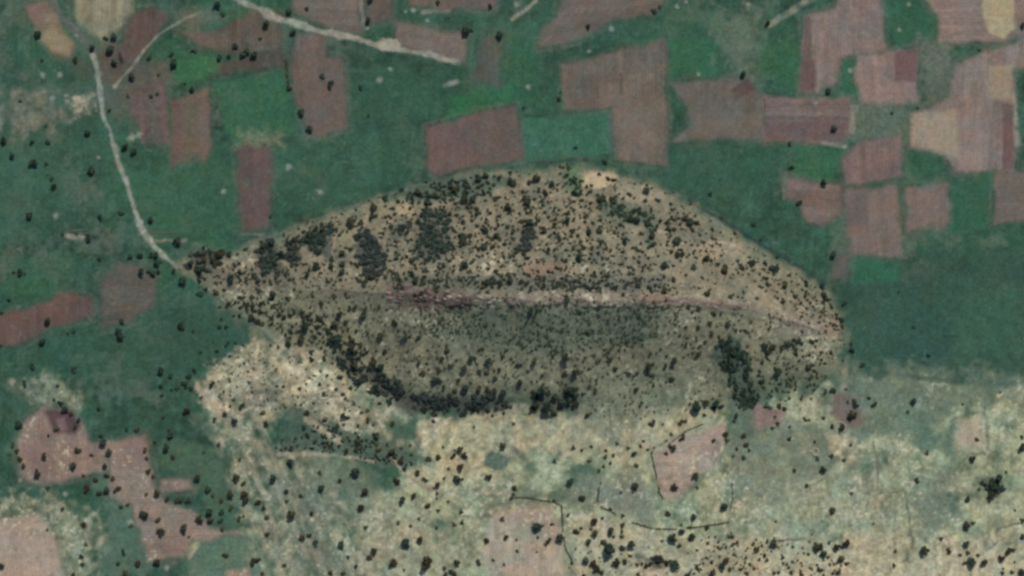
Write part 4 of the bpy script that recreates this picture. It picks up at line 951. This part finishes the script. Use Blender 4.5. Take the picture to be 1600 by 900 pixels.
# ------------------------------------------------------------------ rocks
def rock_arrays(seed, flat=.55):
    r = np.random.default_rng(seed)
    n_u, n_v = 8, 5
    V_ = [(0, 0, -1)]
    for j in range(1, n_v):
        ph = math.pi * j / n_v - math.pi / 2
        for i in range(n_u):
            th = 2 * math.pi * i / n_u
            k = r.uniform(.72, 1.12)
            x, y, z = math.cos(ph) * math.cos(th), math.cos(ph) * math.sin(th), math.sin(ph)
            bx = max(abs(x), abs(y), abs(z)) ** .35
            V_.append((x / bx * k, y / bx * k, z / bx * k))
    V_.append((0, 0, 1 * r.uniform(.7, .95)))
    F_ = []
    top = len(V_) - 1
    for i in range(n_u):
        F_.append((0, 1 + (i + 1) % n_u, 1 + i)); F_.append((top, top - n_u + i, top - n_u + (i + 1) % n_u))
        for j in range(n_v - 2):
            a, b = 1 + j * n_u + i, 1 + j * n_u + (i + 1) % n_u
            F_.append((a, b, b + n_u)); F_.append((a, b + n_u, a + n_u))
    V_ = np.array(V_); V_[:, 2] *= flat
    return V_, np.array(F_)
ROCKC = {'pale': (158, 146, 132), 'pink': (136, 116, 108), 'red': (108, 84, 82), 'grey': (108, 102, 98)}
ROCKP = {}
for ci, (cn, c) in enumerate(ROCKC.items()):
    ROCKP[cn] = []
    for j in range(3):
        v, f = rock_arrays(300 + ci * 10 + j)
        cc = np.tile(lin(c), (len(v), 1)) * np.random.default_rng(j).uniform(.8, 1.15, (len(v), 1))
        ROCKP[cn].append(mesh_np('rock', v, f, cc, M_ROCK, False))
SEGS = ((606, 'at the jagged dark red end of the crest'), (735, 'along the middle of the crest near a notch of bushes'), (930, 'along the reddest stretch of the crest'),
        (1090, 'where the crest starts to bend and sink'), (1190, 'on the thin tail of the crest at the blunt end'))
ROCKN = {'pale': 'pale weathered slab', 'pink': 'pinkish slab', 'red': 'dark red broken rock', 'grey': 'grey boulder in shade'}
for i in range(180):
    u = rs.uniform(606, 1290) if i < 120 else rs.uniform(606, 740)
    cv = float(crest_v(u))
    if u < 740 and rs.random() < .75:
        kd, dv = 'red', rs.uniform(-14, 22)
    else:
        t = rs.random()
        kd = 'pale' if t < .5 else 'pink' if t < .72 else 'grey'
        dv = rs.uniform(-8, 8) if kd != 'grey' else rs.uniform(7, 15)
    if u > 1120: dv *= .6
    L_ = rs.uniform(.8, 2.2) * (0.8 if u > 1120 else 1)
    big = L_ > 1.5
    seg = [t_ for (u0, t_) in SEGS if u >= u0][-1]
    o = bpy.data.objects.new('rock', ROCKP[kd][i % 3])
    o.location = world(u, cv + dv, .1)
    o.scale = (L_ * rs.uniform(1.0, 1.9), L_ * rs.uniform(.5, .9), L_ * rs.uniform(.4, .75))
    o.rotation_euler = (rs.uniform(-.2, .2), rs.uniform(-.2, .2), rs.uniform(-.4, .4))
    link(o, f"{'big' if big else 'small'} {ROCKN[kd]} {seg}", 'rock', f"{'big' if big else 'small'} {kd} rocks {seg}")

# stone rings and walls: loose stones laid up in courses
def stone_course(name, lab, cat, path_fn, n, rad, cols, rows=2):
    V_, F_, C_ = [], [], []; o_ = 0
    for k in range(n):
        for c in range(rows):
            x, y = path_fn((k + .5 * (c % 2)) / n)
            v, f = rock_arrays(400 + (k * 7 + c) % 9, .7)
            R_ = rad * rs.uniform(.75, 1.25)
            a = rs.uniform(0, 6.28); c_, s_ = math.cos(a), math.sin(a)
            v = v * R_
            v = np.stack([v[:, 0] * c_ - v[:, 1] * s_, v[:, 0] * s_ + v[:, 1] * c_, v[:, 2]], 1)
            b = np.array(world(x + rs.uniform(-.4, .4), y + rs.uniform(-.4, .4), rad * (.4 + 1.0 * c)))
            V_.append(v + b); F_.append(f + o_); o_ += len(v)
            C_.append(np.tile(lin(cols) * rs.uniform(.8, 1.15), (len(v), 1)))
    link(bpy.data.objects.new(name, mesh_np(name, np.concatenate(V_), np.concatenate(F_), np.concatenate(C_), M_ROCK, False)), lab, cat)
def ring(cx, cy, r): return lambda t: (cx + r * math.cos(6.2832 * t), cy + r * math.sin(6.2832 * t))
def line(a, b): return lambda t: (a[0] + (b[0] - a[0]) * t, a[1] + (b[1] - a[1]) * t)
stone_course('stone_ring', 'larger pale ring of piled stones round a bush on the tan outcrop', 'enclosure', ring(506, 613.5, 9.5), 46, 1.0, (172, 165, 147), 1)
stone_course('stone_ring', 'small broken pale stone ring among dark scrub near the green hollow', 'enclosure', ring(508, 656, 6), 34, .65, (158, 152, 136))
stone_course('stone_ring', 'pale stone ring with a tree inside beside a trampled plot', 'enclosure', ring(1313, 668, 8.5), 40, .9, (152, 148, 133), 1)
stone_course('stone_ring', 'little pale ring of stones at the bright sandy patch', 'enclosure', ring(1274, 706, 5), 28, .65, (164, 158, 144))
stone_course('stone_wall', 'dark straight low stone wall meeting the pale road', 'wall', line((236, 364), (272, 363.5)), 44, .4, (118, 104, 98), 2)
stone_course('stone_wall', 'short low stone wall with a tree at its end in the meadow', 'wall', line((106, 361), (140, 359)), 38, .4, (118, 110, 102), 2)
